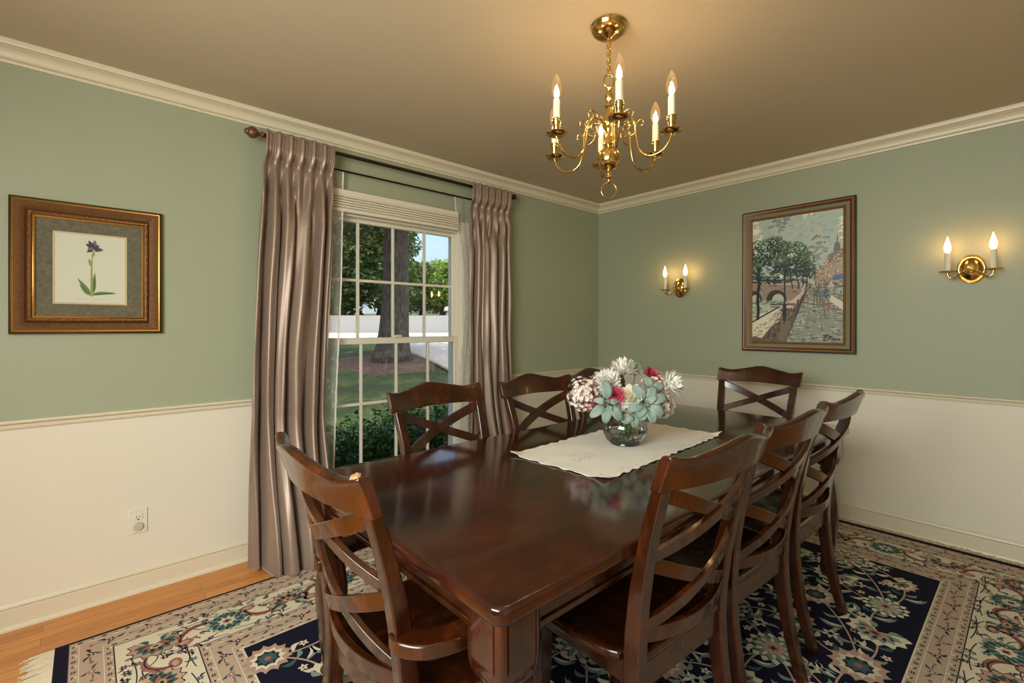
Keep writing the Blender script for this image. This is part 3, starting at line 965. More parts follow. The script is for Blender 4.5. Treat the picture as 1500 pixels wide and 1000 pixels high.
# main cream border
for (o, a, L, hw) in sides(R4, R5):
    n = max(2, int(round(L / .235)))
    prev = None
    for k in range(n + 1):
        t_ = k / n
        F = Fr(o[0] + math.cos(a) * t_ * L, o[1] + math.sin(a) * t_ * L, a, 1, 1 if k % 2 else -1)
        if 0 < k < n or a in (0, PI):
            if k % 2 == 0: rosette(F, .078, False, (LTEAL, TEAL, CRM, ROSE))
            else: lotus(Fr(F.x, F.y, a + (PI / 2 if k % 4 == 1 else -PI / 2)), .086, True, (PINK, TEAL, ROSE, GOLD))
        if k < n:
            G = Fr(o[0] + math.cos(a) * (t_ + .5 / n) * L, o[1] + math.sin(a) * (t_ + .5 / n) * L, a, 1, 1 if k % 2 else -1)
            sickle(Fr(G((-.03, -.035))[0], G((-.03, -.035))[1], a + (.2 if k % 2 else -.2), 1, G.m), .075, .017, 4, vary(ROSE), DARK)
            blob(G, .032, .022, 4, vary(ROSE), .035, -.045); blob(G, .018, .011, 5, PINK, .035, -.045)
            for (u, v_) in ((-.05, .06), (.055, .05), (.0, -.095), (.06, .01), (-.05, -.08), (-.02, .095), (.055, -.10), (.03, .10), (-.03, -.02), (-.06, .10)):
                floret(G2 := Fr(*G((u, v_)), a), .015 * rr.uniform(.8, 1.2), DARK if rr.random() < .6 else vary(TEAL), vary(PINK), 6, 5)
                b_ = rr.uniform(0, 2 * PI); leaf2(G2, .032, .006, 4, vary(TEAL) if rr.random() < .5 else DARK, 0, 0, b_, .3)
            for _ in range(9):
                u, v_ = rr.uniform(-.115, .115), rr.choice((-1, 1)) * rr.uniform(.03, .112)
                G3 = Fr(*G((u, v_)), a + rr.uniform(0, 6)); floret(G3, .010 * rr.uniform(.8, 1.3), vary((DARK, TEAL, ROSE, PINK)[rr.randrange(4)]), vary(CRM), 5, 4)
                leaf2(G3, .024, .0045, 3, vary((DARK, TEAL, LTEAL)[rr.randrange(3)]), .006, 0, .6, .3)
            p0 = F((.07, .0)); p1 = G((0, .05)); p2 = G((.09, .0))
            vine(p0, p1, .35, 3, DARK, .0022); vine(p1, p2, -.4, 3, DARK, .0022); vine(G((-.08, -.06)), G((.09, -.07)), .3, 3, DARK, .002); vine(G((-.11, .08)), G((.11, .08)), .12, 3, DARK, .002); vine(G((-.11, -.10)), G((.11, -.10)), -.10, 3, DARK, .002)
# navy field: staggered palmettes joined by vines
fw, fh = FX1 - FX0, FY1 - FY0
nx, ny = 10, 7
node = {}
for j in range(ny):
    for i in range(nx):
        x = FX0 + (i + .5 + (.25 if j % 2 else -.25)) * fw / nx + rr.uniform(-.015, .015); y = FY0 + (j + .5) * fh / ny + rr.uniform(-.015, .015)
        node[i, j] = (x, y, (i * 3 + j * 5) % 4, rr.uniform(-.4, .4) + (0 if i < nx / 2 else PI))
for (i, j), (x, y, kd, a) in node.items():
    for (di, dj, bd) in ((1, 0, .22), (0, 1, -.25), (1, 1, .15)):
        q = node.get((i + di, j + dj))
        if q is None or (di + dj == 2 and (i + j) % 2): continue
        pts = vine((x, y), q[:2], bd * (1 if (i + j) % 2 else -1), 1, vary(PINK, .1), .0036)
        for f_ in (.3, .5, .7):
            p = pts[int(f_ * 14)]; p2 = pts[int(f_ * 14) + 1]; ang = math.atan2(p2[1] - p[1], p2[0] - p[0])
            sd = rr.choice((-1, 1))
            F = Fr(p[0], p[1], ang, 1, sd)
            if f_ == .5:
                leaf2(F, .095, .015, 2, vary(LTEAL), 0, 0, .9, .25); leaf2(F, .070, .006, 3, vary(CRM), .006, .006, .9, .25)
                floret(Fr(*F((-.012, -.034)), ang), .020, vary(CRM), vary(ROSE), 5, 4)
            else:
                leaf2(F, .062, .012, 2, vary(CRM) if rr.random() < .5 else vary(TEAL), 0, 0, .8, .3)
                if rr.random() < .6: leaf2(F, .055, .011, 2, vary(LTEAL), 0, 0, -.8, -.3)
for (i, j), (x, y, kd, a) in node.items():
    r = .098 * rr.uniform(.85, 1.1)
    if kd == 0: rosette(Fr(x, y, a, 1), r, False, (CRM, LTEAL, PINK, ROSE))
    elif kd == 1: lotus(Fr(x, y, a), r * 1.05, False, (CRM, LTEAL, PINK, ROSE))
    elif kd == 2:
        F = Fr(x, y, a); star(F, 13, r * .80, r, 4, vary(PINK), sharp=.8); star(F, 11, r * .56, r * .74, 5, vary(CRM), sharp=.8, rot=.3); star(F, 9, r * .42, r * .52, 6, DARK, sharp=.8); star(F, 8, r * .30, r * .44, 7, vary(TEAL), sharp=.8); blob(F, r * .14, r * .14, 8, ROSE)
    else:
        F = Fr(x, y, a + 1.2); lotus(F, r * .9, False, (PINK, CRM, LTEAL, TEAL))
    # corner fillers
    q = (x + fw / nx * .5 + rr.uniform(-.02, .02), y + fh / ny * .45 + rr.uniform(-.02, .02))
    if FX0 + .05 < q[0] < FX1 - .05 and FY0 + .05 < q[1] < FY1 - .05:
        F = Fr(q[0], q[1], rr.uniform(0, 6)); floret(F, .034, vary(CRM), vary(ROSE), 6, 4); star(F, 6, .012, .020, 5, vary(LTEAL))
        for b_ in (0, 2.1, 4.2): leaf2(F, .058, .010, 3, vary(LTEAL), .02 * math.cos(b_), .02 * math.sin(b_), b_, .25)
m_rug = vcol('wool_rug_pattern', .95, 700, .5, .10, Specular_IOR_Level=.15)
pat = rm.build('pile_pattern', m_rug, rug_t, smooth=0)
m_back = plain('rug_edge_navy', S(20, 19, 36), .9)
MB().box(RUGX0 - ocx, RUGX1 - ocx, RUGY0 - ocy, RUGY1 - ocy, .0005, ZB).build('rug_base', m_back, rug_t, smooth=0)
# knotted fringe at both ends
m_fringe = plain('cream_fringe', S(206, 192, 162), .9, 0, .2, 60, .2)
for sx, xe, Lf in ((-1, RUGX0, .095), (1, RUGX1, .050)):
    mb = MB(); r6 = random.Random(9 + sx)
    n = 560
    for k in range(n):
        y = lerp(RUGY0 + .004, RUGY1 - .004, k / (n - 1)) - ocy
        L = Lf * r6.uniform(.75, 1.05); dy = r6.gauss(0, .006) + .012 * math.sin(k * .09)
        x0 = xe - ocx - sx * .004
        if sx < 0: zz = (.006, .005 + r6.uniform(0, .003), .003 + r6.uniform(0, .003))
        else: zz = (.006, .008 + r6.uniform(0, .006), .006 + r6.uniform(0, .010))
        mb.tube([(x0, y, zz[0]), (x0 + sx * L * .5, y + dy * .6, zz[1]), (x0 + sx * L, y + dy + r6.gauss(0, .003), zz[2])], [.0026, .0028, .0016], 4)
    mb.build('fringe', m_fringe, rug_t, smooth=60)
# ================================================================== framed pictures
m_gold = plain('burnished_gold', S(182, 136, 70), .32, .75, .15, 60, .15)
m_dgold = plain('dark_gold_side', S(92, 66, 22), .4, .6, .2, 40, .1)
m_reed = plain('brown_reeded_gilt', S(96, 62, 30), .42, .45, .35, 70, .3)
m_carve = plain('carved_bronze_gilt', S(120, 80, 40), .4, .5, .45, 90, .4)


def frame_ring(mb, hx, hz, prof):
    """prof (inset from the outer edge, height off the wall): one mitred moulding."""
    rings = []
    for sx, sz in ((-1, -1), (1, -1), (1, 1), (-1, 1)):
        rings.append([(sx * (hx - i), sz * (hz - i), h) for i, h in prof])
    mb.loft(rings, closed=True, loop=True); return mb


art1 = thing('framed_print', 'gilt framed iris print with grey mat on the green wall', 'picture', (-3.698, -.004, 1.5205))
art1.rotation_euler = (PI / 2 - .004, 0, 0)
hx, hz = .257, .2895
fix_normals(frame_ring(MB(), hx, hz, [(0, 0), (0, .018), (.004, .024), (.009, .026), (.009, 0)]).build('outer_edge', m_dgold, art1, smooth=40))
fix_normals(frame_ring(MB(), hx, hz, [(.009, 0), (.009, .026), (.011, .028), (.015, .026), (.017, .022), (.017, 0)]).build('gold_lip', m_gold, art1, smooth=40))
fix_normals(frame_ring(MB(), hx - .017, hz - .017, [(0, 0), (0, .022), (.012, .021), (.026, .016), (.034, .011), (.034, 0)]).build('frame', m_reed, art1, smooth=40))
mb = MB()
for s in (-1, 1):
    n = 78
    for k in range(n):
        x = lerp(-hx + .026, hx - .026, k / (n - 1)); lim = hz - abs(hx - abs(x))
        a = hz - .019; b = hz - .046
        if abs(x) > hx - .046: b = max(b, abs(x) + hz - hx)
        mb.tube([(x, s * a, .0225), (x, s * (a + b) / 2, .0205), (x, s * b, .0155)], .0021, 5)
    n = 88
    for k in range(n):
        z = lerp(-hz + .026, hz - .026, k / (n - 1))
        a = hx - .019; b = hx - .046
        if abs(z) > hz - .046: b = max(b, abs(z) + hx - hz)
        mb.tube([(s * a, z, .0225), (s * (a + b) / 2, z, .0205), (s * b, z, .0155)], .0016, 5)
mb.build('rib_pattern', plain('bronze_rib', S(140, 98, 52), .4, .5, .3, 70, .1), art1, smooth=60)
fix_normals(frame_ring(MB(), hx - .051, hz - .051, [(0, 0), (0, .014), (.004, .022), (.010, .025), (.016, .022), (.019, .014), (.019, 0)]).build('carved_band', m_carve, art1, smooth=40))
mb = MB(); r8 = random.Random(8)
def bead(x, z, r): mb.lathe([(.0001, -r), (r * .7, -r * .7), (r, 0), (r * .7, r * .7), (.0001, r)], 7, Matrix.Translation((x, z, .0235)) @ Matrix.Rotation(r8.uniform(-.5, .5), 4, 'X'))
for s in (-1, 1):
    for k in range(46):
        u = lerp(-1, 1, k / 45); rr_ = .0042 if k % 3 == 0 else .0026
        bead(u * (hx - .061), s * (hz - .061) + .003 * math.sin(k * 2.1), rr_)
        bead(s * (hx - .061) + .003 * math.sin(k * 1.7), u * (hz - .061), rr_)
mb.build('relief_pattern', m_gold, art1, smooth=80)
fix_normals(frame_ring(MB(), hx - .070, hz - .070, [(0, 0), (0, .016), (.004, .018), (.009, .015), (.009, 0)]).build('inner_fillet', m_gold, art1, smooth=40))
t = NT('grey_mat'); v = t.coord(); nz = t.noise(v, 70, 5, .7)
m_mat = t.bsdf(t.ramp(nz, [(.3, S(88, 84, 66)), (.7, S(118, 112, 92))]), .9)
MB().box(-hx + .078, hx - .078, -hz + .078, hz - .078, .001, .009).build('mat_board', m_mat, art1, smooth=0)
px0, px1, pz0, pz1 = -.125, .125, -.160, .158
fix_normals(frame_ring(MB(), .125, .159, [(0, .009), (0, .0105), (.007, .0105), (.007, .009)]).build('mat_bevel', plain('mat_gold_line', S(196, 178, 132), .6), art1, smooth=0))
mb = MB()
mb.poly([(-.120, -.154), (.120, -.154), (.120, .154), (-.120, .154)], .0098, S(208, 208, 186))
lay = [0]
def pp(pts, col): lay[0] += 1; mb.poly(pts, .0098 + .00002 * lay[0] + .0001, col)
def petal(cx, cy, L, w, a, col, bend=.2):
    up, dn = [], []
    for k in range(9):
        t_ = k / 8; h = w * math.sin(PI * t_ ** .75)
        u, v_ = L * t_, bend * L * math.sin(PI * t_ * .5) * t_
        up.append((u, v_ + h)); dn.append((u, v_ - h))
    ca, sa = math.cos(a), math.sin(a)
    pp([(cx + p[0] * ca - p[1] * sa, cy + p[0] * sa + p[1] * ca) for p in up + dn[::-1][1:]], col)
# iris plant: sword leaves, stem, bud, drooping falls
GR, GR2, YG, IR, IR2 = S(70, 102, 62), S(104, 132, 78), S(150, 150, 84), S(66, 62, 72), S(108, 104, 112)
petal(-.004, -.118, .062, .0075, 2.35, GR2, -.15); petal(.004, -.118, .078, .0075, .62, GR, -.5); petal(.006, -.112, .070, .004, .60, GR2, -.5)
petal(-.003, -.116, .085, .0075, 1.98, GR, .12); petal(-.004, -.112, .080, .003, 1.98, GR2, .12)
petal(.003, -.118, .105, .008, 1.40, GR2, .08); petal(.005, -.110, .095, .003, 1.40, GR, .08)
pp([(-.004, -.122), (.006, -.122), (.004, .02), (.006, .075), (.003, .075), (-.001, .02)], YG)
petal(-.001, .012, .036, .0048, 1.75, YG, 0); petal(-.004, .03, .018, .003, 1.8, IR2, 0)
petal(.004, .055, .032, .005, 1.35, YG, 0)
for a, L, w, c_ in ((3.5, .028, .009, IR), (-.35, .034, .010, IR2), (-.2, .030, .008, IR), (2.2, .034, .009, IR), (1.2, .040, .010, IR2), (1.75, .040, .009, IR), (.5, .028, .007, IR), (2.9, .022, .006, IR2)):
    petal(.008, .092, L, w, a, c_, .25)
petal(.008, .090, .016, .004, -1.4, S(180, 160, 110), 0)
# faint caption lines in script
r4 = random.Random(4)
INK = S(128, 120, 96)
def scrawl(x0, x1, y, h):
    x = x0; k = 0
    while x < x1:
        w = r4.uniform(.0012, .003); a = r4.uniform(.3, 1.0) * h
        pp([(x, y), (x + .0006, y), (x + w * .8, y + a), (x + w * .8 - .0006, y + a)], INK); x += w
        if r4.random() < .12: x += .003
scrawl(-.045, -.012, -.135, .004); scrawl(.012, .050, -.136, .004); scrawl(-.02, .02, -.1435, .0022)
mb.build('print', vcol('print_paper_ink', .7, 300, .03), art1, smooth=0)

# ------------------------------------------------------------------ street painting
m_pgold = plain('red_gold_frame', S(156, 108, 56), .35, .45, .3, 40, .2)
m_pred = plain('mahogany_red_band', S(88, 46, 24), .35, .15, .3, 40, .1)
m_pblk = plain('black_frame_edge', S(30, 26, 20), .4)
m_liner = plain('grey_green_linen_liner', S(124, 126, 104), .9, 0, .12, 200, .3)
art2 = thing('framed_painting', 'framed oil painting of a rainy street with trees beside a river wall', 'picture', (-.007, -1.7285, 1.598))
art2.rotation_euler = (PI / 2 - .008, 0, -PI / 2)
hx, hz = .3555, .515
fix_normals(frame_ring(MB(), hx, hz, [(0, 0), (0, .022), (.003, .026), (.008, .026), (.008, 0)]).build('outer_edge', m_pblk, art2, smooth=30))
fix_normals(frame_ring(MB(), hx - .008, hz - .008, [(0, 0), (0, .027), (.005, .033), (.011, .031), (.013, .027), (.013, 0)]).build('gold_moulding', m_pgold, art2, smooth=40))
fix_normals(frame_ring(MB(), hx - .021, hz - .021, [(0, 0), (0, .026), (.008, .022), (.012, .021), (.012, 0)]).build('red_band', m_pred, art2, smooth=40))
fix_normals(frame_ring(MB(), hx - .033, hz - .033, [(0, 0), (0, .021), (.022, .017), (.022, 0)]).build('linen_liner', m_liner, art2, smooth=30))
fix_normals(frame_ring(MB(), hx - .055, hz - .055, [(0, 0), (0, .019), (.005, .024), (.010, .021), (.016, .016), (.016, 0)]).build('inner_moulding', m_pgold, art2, smooth=40))
cw_, ch_ = 2 * (hx - .068), 2 * (hz - .068)
mb = MB(); r9 = random.Random(12); lay = [0]
def UV(u, v): return ((u - .5) * cw_, (v - .5) * ch_)
def cj(c, k=.10):
    f = 1.28 + r9.uniform(-k, k); return tuple(max(0, min(1, x * f * (1 + r9.uniform(-.05, .05)))) for x in c[:3]) + (1,)
def P2(pts, col): lay[0] += 1; mb.poly([UV(*p) for p in pts], .0105 + lay[0] * 1.6e-6, cj(col, .04))
def stroke(u, v, L, w, a, col, k=.14):
    u = min(.995, max(.005, u)); v = min(.995, max(.005, v))
    lay[0] += 1; x, y = UV(u, v); ca, sa = math.cos(a), math.sin(a); L, w = L * cw_ / 2, w * cw_ / 2
    pts = []
    for p, q in ((-1, -.35), (-.7, -.9), (.2, -1), (.85, -.6), (1, .1), (.6, .9), (-.3, 1), (-.9, .5)):
        pts.append((max(-cw_ / 2, min(cw_ / 2, x + p * L * ca - q * w * sa)), max(-ch_ / 2, min(ch_ / 2, y + p * L * sa + q * w * ca))))
    mb.poly(pts, .0105 + lay[0] * 1.6e-6, cj(col, k))
def line(p, q, w, col, n=1): 
    d = math.atan2((q[1] - p[1]) * ch_, (q[0] - p[0]) * cw_); x0, y0 = UV(*p); x1, y1 = UV(*q)
    lay[0] += 1; nx_, ny_ = -math.sin(d) * w * cw_ / 2, math.cos(d) * w * cw_ / 2
    mb.poly([(x0 - nx_, y0 - ny_), (x1 - nx_, y1 - ny_), (x1 + nx_, y1 + ny_), (x0 + nx_, y0 + ny_)], .0105 + lay[0] * 1.6e-6, cj(col, .08))
g = r9.uniform
SKY, SKYC, SKYD = S(156, 176, 170), S(214, 214, 196), S(124, 138, 138)
TG, TG2, TG3, TK = S(48, 70, 56), S(84, 104, 66), S(30, 46, 46), S(34, 30, 28)
P2([(0, 0), (1, 0), (1, 1), (0, 1)], S(170, 178, 164))
for _ in range(420):
    u, v = g(0, 1), g(.52, 1); n_ = math.sin(u * 6 + v * 9) + math.sin(u * 11 - v * 5) + 1.6 * (.78 - v)
    stroke(u, v, g(.03, .09), g(.015, .035), g(-.5, .9), SKYC if n_ > .5 else (SKYD if n_ < -1.3 else SKY))
# far hills and river bank
for _ in range(160): stroke(g(0, .62), g(.46, .58), g(.03, .08), g(.012, .03), g(-.3, .3), TG if g(0, 1) < .6 else S(104, 106, 96))
# bridge
P2([(0, .34), (0, .475), (.30, .47), (.55, .455), (.60, .33)], S(138, 122, 106))
for _ in range(110): stroke(g(0, .56), g(.36, .47), g(.02, .06), g(.008, .016), g(-.2, .1), S(150, 132, 116) if g(0, 1) < .6 else S(108, 92, 84))
for cx_, w_ in ((.02, .10), (.29, .115)):
    arc = [(cx_ - w_, .33)] + [(cx_ + w_ * math.cos(a), .345 + .075 * math.sin(a)) for a in [PI - k * PI / 12 for k in range(13)]] + [(cx_ + w_, .33)]
    P2(arc, S(54, 46, 44))
    arc = [(cx_ - w_ * .55 + .02, .32)] + [(cx_ + .02 + w_ * .6 * math.cos(a), .335 + .052 * math.sin(a)) for a in [PI - k * PI / 12 for k in range(13)]] + [(cx_ + w_ * .6 + .02, .32)]
    P2(arc, S(170, 180, 158))
line((0, .478), (.55, .458), .02, S(176, 160, 142))
for _ in range(140): stroke(g(0, .45), g(.20, .335), g(.03, .09), g(.008, .02), g(-.1, .3), S(150, 160, 146) if g(0, 1) < .5 else (S(96, 104, 98) if g(0, 1) < .6 else S(200, 198, 178)))
# street
P2([(.36, 0), (1, 0), (1, .36), (.66, .46), (.62, .46)], S(128, 134, 120))
for _ in range(330):
    v = g(0, .44); u = g(lerp(.34, .62, v / .44), 1)
    stroke(u, v, g(.03, .10), g(.006, .018), g(-.25, .25) if g(0, 1) < .7 else g(1.1, 1.9), (S(150, 160, 146), S(110, 116, 106), S(172, 172, 150), S(92, 92, 84))[r9.randrange(4)])
# quay wall
P2([(0, 0), (.0, .13), (.40, .28), (.40, .30), (.58, .40), (.64, .45), (.665, .45), (.52, .20), (.40, 0)], S(92, 82, 70))
P2([(0, .05), (0, .155), (.30, .27), (.36, .235), (.12, .03)], S(204, 196, 172))
P2([(.36, .275), (.60, .41), (.64, .445), (.655, .44), (.48, .265)], S(186, 172, 148))
P2([(.30, .02), (.36, .235), (.47, .265), (.45, .12), (.38, 0)], S(108, 94, 78))
for _ in range(130):
    t_ = g(0, 1); stroke(lerp(.02, .34, t_), lerp(.08, .24, t_) + g(-.06, .02), g(.02, .07), g(.006, .016), g(.2, .9), (S(216, 208, 184), S(170, 158, 136), S(120, 120, 104), S(196, 190, 170))[r9.randrange(4)])
for _ in range(120):
    t_ = g(0, 1); stroke(lerp(.16, .60, t_) + g(0, .05), lerp(.0, .36, t_) + g(-.02, .04), g(.015, .05), g(.005, .014), g(1.0, 1.9), (S(62, 52, 46), S(132, 112, 90), S(84, 72, 60), S(40, 36, 36))[r9.randrange(4)])
line((.0, .16), (.33, .285), .018, S(60, 54, 48)); line((.22, .305), (.50, .30), .022, S(92, 66, 58)); line((.64, .45), (.50, .20), .012, S(52, 46, 42))
# buildings on the right
P2([(.70, .46), (.72, .55), (.80, .58), (.84, .66), (1, .70), (1, .44)], S(160, 142, 122))
P2([(.84, .60), (.85, .665), (1, .705), (1, .64)], S(122, 114, 102)); P2([(.90, .68), (.91, .745), (.93, .755), (.96, .745), (.97, .69)], S(112, 106, 100))
line((.935, .75), (.937, .80), .008, S(60, 58, 56))
for _ in range(170):
    u = g(.70, 1); stroke(u, g(.44, .56 + .14 * (u - .7) / .3), g(.012, .035), g(.005, .014), g(-.4, .4) if g(0, 1) < .5 else 1.57, (S(186, 172, 148), S(132, 110, 94), S(140, 92, 74), S(104, 96, 88), S(204, 194, 168), S(86, 78, 72))[r9.randrange(6)])
P2([(.88, .47), (.90, .505), (1, .515), (1, .475)], S(70, 108, 146))
for _ in range(60): stroke(g(.72, 1), g(.42, .49), g(.01, .025), g(.006, .014), g(1.2, 1.9), (S(60, 84, 110), S(70, 60, 56), S(160, 70, 56), S(100, 120, 110))[r9.randrange(4)])
P2([(.86, .32), (.88, .36), (1, .30), (1, .24)], S(200, 192, 172))
# trees
for (bu, bv, tu, tv, w_) in ((.07, .18, .085, .62, .035), (.085, .58, .02, .74, .014), (.085, .58, .20, .70, .014), (.54, .42, .50, .66, .014), (.58, .43, .60, .64, .012), (.47, .42, .44, .60, .012), (.62, .44, .66, .62, .010)):
    pts = [(bu + (tu - bu) * k / 6 + .008 * math.sin(k * 1.9), bv + (tv - bv) * k / 6) for k in range(7)]
    for a, b in zip(pts[:-1], pts[1:]): line(a, b, w_, TK)
def crown(cu, cv, ru, rv, n_):
    for _ in range(n_):
        a = g(0, 2 * PI); q = math.sqrt(g(0, 1)); u = cu + ru * q * math.cos(a); v = cv + rv * q * math.sin(a)
        lit = (u - cu) / ru * .3 + (v - cv) / rv * .6 + g(-.5, .5)
        stroke(u, v, g(.015, .05), g(.008, .02), g(0, PI), TG2 if lit > .25 else (TG3 if lit < -.15 else TG), .25)
crown(.10, .73, .20, .11, 300); crown(.28, .79, .12, .06, 90); crown(.45, .68, .20, .12, 330); crown(.36, .75, .10, .06, 90); crown(.58, .62, .13, .10, 200); crown(.30, .64, .16, .07, 160); crown(.66, .56, .06, .06, 80); crown(.05, .60, .07, .08, 70)
for _ in range(34): stroke(g(.02, .7), g(.56, .80), g(.008, .02), g(.006, .012), g(0, PI), SKY, .1)
for _ in range(60): stroke(g(.0, .35), g(.47, .52), g(.015, .04), g(.008, .018), g(0, PI), TG3, .2)
# lamp post
line((.385, .20), (.388, .58), .016, S(34, 32, 30)); line((.37, .20), (.40, .20), .10, S(40, 36, 34)); line((.385, .21), (.387, .30), .04, S(36, 34, 32))
P2([(.365, .575), (.41, .575), (.425, .615), (.39, .63), (.355, .615)], S(70, 64, 54)); line((.36, .60), (.415, .60), .02, S(40, 38, 36))
# figures
for fu, fv, s, c1, c2 in ((.72, .33, 1.0, S(78, 82, 58), S(120, 84, 70)), (.83, .30, 1.15, S(66, 76, 104), S(150, 84, 72)), (.78, .32, .9, S(84, 108, 104), S(88, 96, 86)), (.665, .40, .5, S(60, 60, 60), S(120, 70, 60)), (.75, .41, .5, S(150, 70, 60), S(60, 60, 66)), (.92, .41, .5, S(60, 90, 110), S(90, 70, 60))):
    for _ in range(9): stroke(fu + g(-.02, .02) * s, fv + .06 * s + g(-.03, .03) * s, .03 * s, .018 * s, 1.57 + g(-.3, .3), c1, .25)
    for q in (-.014, .014): line((fu + q * s, fv + .02 * s), (fu + q * 1.3 * s, fv - .055 * s), .014 * s, c2)
    stroke(fu, fv + .115 * s, .018 * s, .015 * s, 0, S(120, 88, 72)); stroke(fu, fv + .125 * s, .018 * s, .010 * s, 0, S(50, 40, 36))
    for _ in range(4): stroke(fu + g(-.02, .02), fv - .085 * s + g(-.02, .01), .03 * s, .006, g(-.2, .2), S(50, 46, 46), .2)
# sloped brush signature
for (a, b) in (((.795, .058), (.855, .062)), ((.825, .060), (.800, .022)), ((.845, .060), (.815, .020)), ((.868, .055), (.845, .020)), ((.868, .055), (.888, .050)), ((.888, .050), (.862, .038)), ((.885, .040), (.890, .022)), ((.905, .042), (.896, .022)), ((.920, .040), (.912, .022)), ((.912, .022), (.935, .036)), ((.950, .036), (.935, .020)), ((.955, .040), (.968, .018)), ((.815, .018), (.845, .018))):
    line(a, b, .010, S(34, 32, 32))
m_oil = vcol('oil_paint_strokes', .42, 260, .25)
mb.build('canvas', m_oil, art2, smooth=0)
MB().box(-cw_ / 2 - .004, cw_ / 2 + .004, -ch_ / 2 - .004, ch_ / 2 + .004, .002, .0104).build('backing', m_pblk, art2, smooth=0)
# ================================================================== brass light fittings
m_brass = plain('polished_brass', S(212, 176, 108), .17, 1.0, .05, 6, 0)
m_candle = plain('ivory_candle_sleeve', S(236, 228, 206), .5, 0, .03)
BULB = (1.0, .62, .24, 1)
t = NT('clear_glow_bulb')
tr = t.n('ShaderNodeBsdfTransparent'); tr.inputs[0].default_value = (1, .95, .86, 1)
gl = t.n('ShaderNodeBsdfGlossy'); gl.inputs['Roughness'].default_value = .03
fr = t.n('ShaderNodeFresnel'); fr.inputs[0].default_value = 1.45
em = t.n('ShaderNodeEmission'); em.inputs[0].default_value = (1, .58, .22, 1); em.inputs[1].default_value = .8
m1 = t.n('ShaderNodeMixShader'); t.l(fr.outputs[0], m1.inputs[0]); t.l(tr.outputs[0], m1.inputs[1]); t.l(gl.outputs[0], m1.inputs[2])
m2 = t.n('ShaderNodeMixShader'); m2.inputs[0].default_value = .30
t.l(m1.outputs[0], m2.inputs[1]); t.l(em.outputs[0], m2.inputs[2]); t.l(m2.outputs[0], t.out.inputs[0])
m_bulb = t.m
m_fil = emit('glowing_filament', (1, .68, .36, 1), 220)
m_frost = emit('lit_frosted_bulb', (1, .54, .20, 1), 26)

ch = thing('chandelier', 'polished brass six arm chandelier with candle bulbs hanging over the table', 'chandelier', (-2.194, -1.747, 1.76))
def C_(mb, name, m, par=ch, **k):
    o = mb.build(name, m, par, **k)
    if par is ch: o.location = (0, 0, -1.76)
    return o
C_(MB().lathe([(.0001, 2.439), (.070, 2.439), (.072, 2.434), (.068, 2.429), (.066, 2.424), (.068, 2.420), (.064, 2.412), (.052, 2.402), (.034, 2.393), (.016, 2.388), (.009, 2.384), (.007, 2.376), (.0001, 2.374)], 40), 'canopy', m_brass)
mb = MB()
nl = 9; z0, z1 = 2.245, 2.378
for k in range(nl):
    zc = lerp(z0 + .006, z1 - .004, k / (nl - 1)); a = PI / 2 * (k % 2) + .3
    pts = []
    for q in range(14):
        th = 2 * PI * q / 14; u, w = .0074 * math.cos(th), .0130 * math.sin(th)
        pts.append((u * math.cos(a), u * math.sin(a), zc + w))
    mb.tube(pts, .0021, 6, loop=True)
C_(mb, 'chain', m_brass, smooth=80)
mb = MB()
pts = [(.020 * math.cos(a) * math.cos(YAW - 1.5), .020 * math.cos(a) * math.sin(YAW - 1.5), 2.222 + .026 * math.sin(a)) for a in [2 * PI * k / 24 for k in range(24)]]
mb.tube(pts, .0035, 8, loop=True)
C_(mb, 'top_loop', m_brass, smooth=80)
C_(MB().lathe([(.0001, 2.202), (.008, 2.201), (.012, 2.194), (.008, 2.186), (.007, 2.180), (.013, 2.174), (.016, 2.162), (.012, 2.148), (.008, 2.138), (.009, 2.130), (.017, 2.126), (.017, 2.120), (.010, 2.115), (.011, 2.100), (.014, 2.085), (.020, 2.078), (.024, 2.068), (.026, 2.056), (.024, 2.044), (.018, 2.036), (.013, 2.020), (.015, 2.000), (.019, 1.985), (.022, 1.972), (.014, 1.966), (.012, 1.960), (.0001, 1.958)], 28), 'stem', m_brass)
prof = [(.046 * math.sin(PI * k / 18) + 1e-5, 1.917 + .045 * math.cos(PI * k / 18)) for k in range(19)]
C_(MB().lathe(prof, 36), 'ball', m_brass)
C_(MB().lathe([(.0001, 1.876), (.013, 1.874), (.015, 1.868), (.010, 1.862), (.008, 1.854), (.013, 1.848), (.014, 1.843), (.008, 1.838), (.006, 1.832), (.006, 1.826), (.0001, 1.820)], 24), 'finial', m_brass)
rd = YAW - PI / 2
pts = [(.030 * math.cos(a) * math.cos(rd), .030 * math.cos(a) * math.sin(rd), 1.795 + .030 * math.sin(a)) for a in [2 * PI * k / 36 for k in range(36)]]
C_(MB().tube(pts, .0022, 8, loop=True), 'pull_ring', m_brass, smooth=80)
armp = smoothpath([(.018, 2.050), (.045, 2.066), (.080, 2.062), (.103, 2.032), (.110, 1.975), (.124, 1.922), (.160, 1.898), (.205, 1.908), (.232, 1.938), (.240, 1.962)], 6)
scr1 = smoothpath([(.050, 2.064), (.062, 2.085), (.082, 2.092), (.096, 2.080), (.092, 2.062), (.078, 2.060), (.074, 2.072), (.082, 2.078)], 5)
scr2 = smoothpath([(.108, 2.000), (.090, 1.990), (.070, 2.000), (.058, 2.020), (.066, 2.038), (.082, 2.036), (.084, 2.022), (.075, 2.018)], 5)
scr3 = smoothpath([(.106, 2.020), (.120, 2.040), (.134, 2.036), (.136, 2.022), (.126, 2.018)], 5)
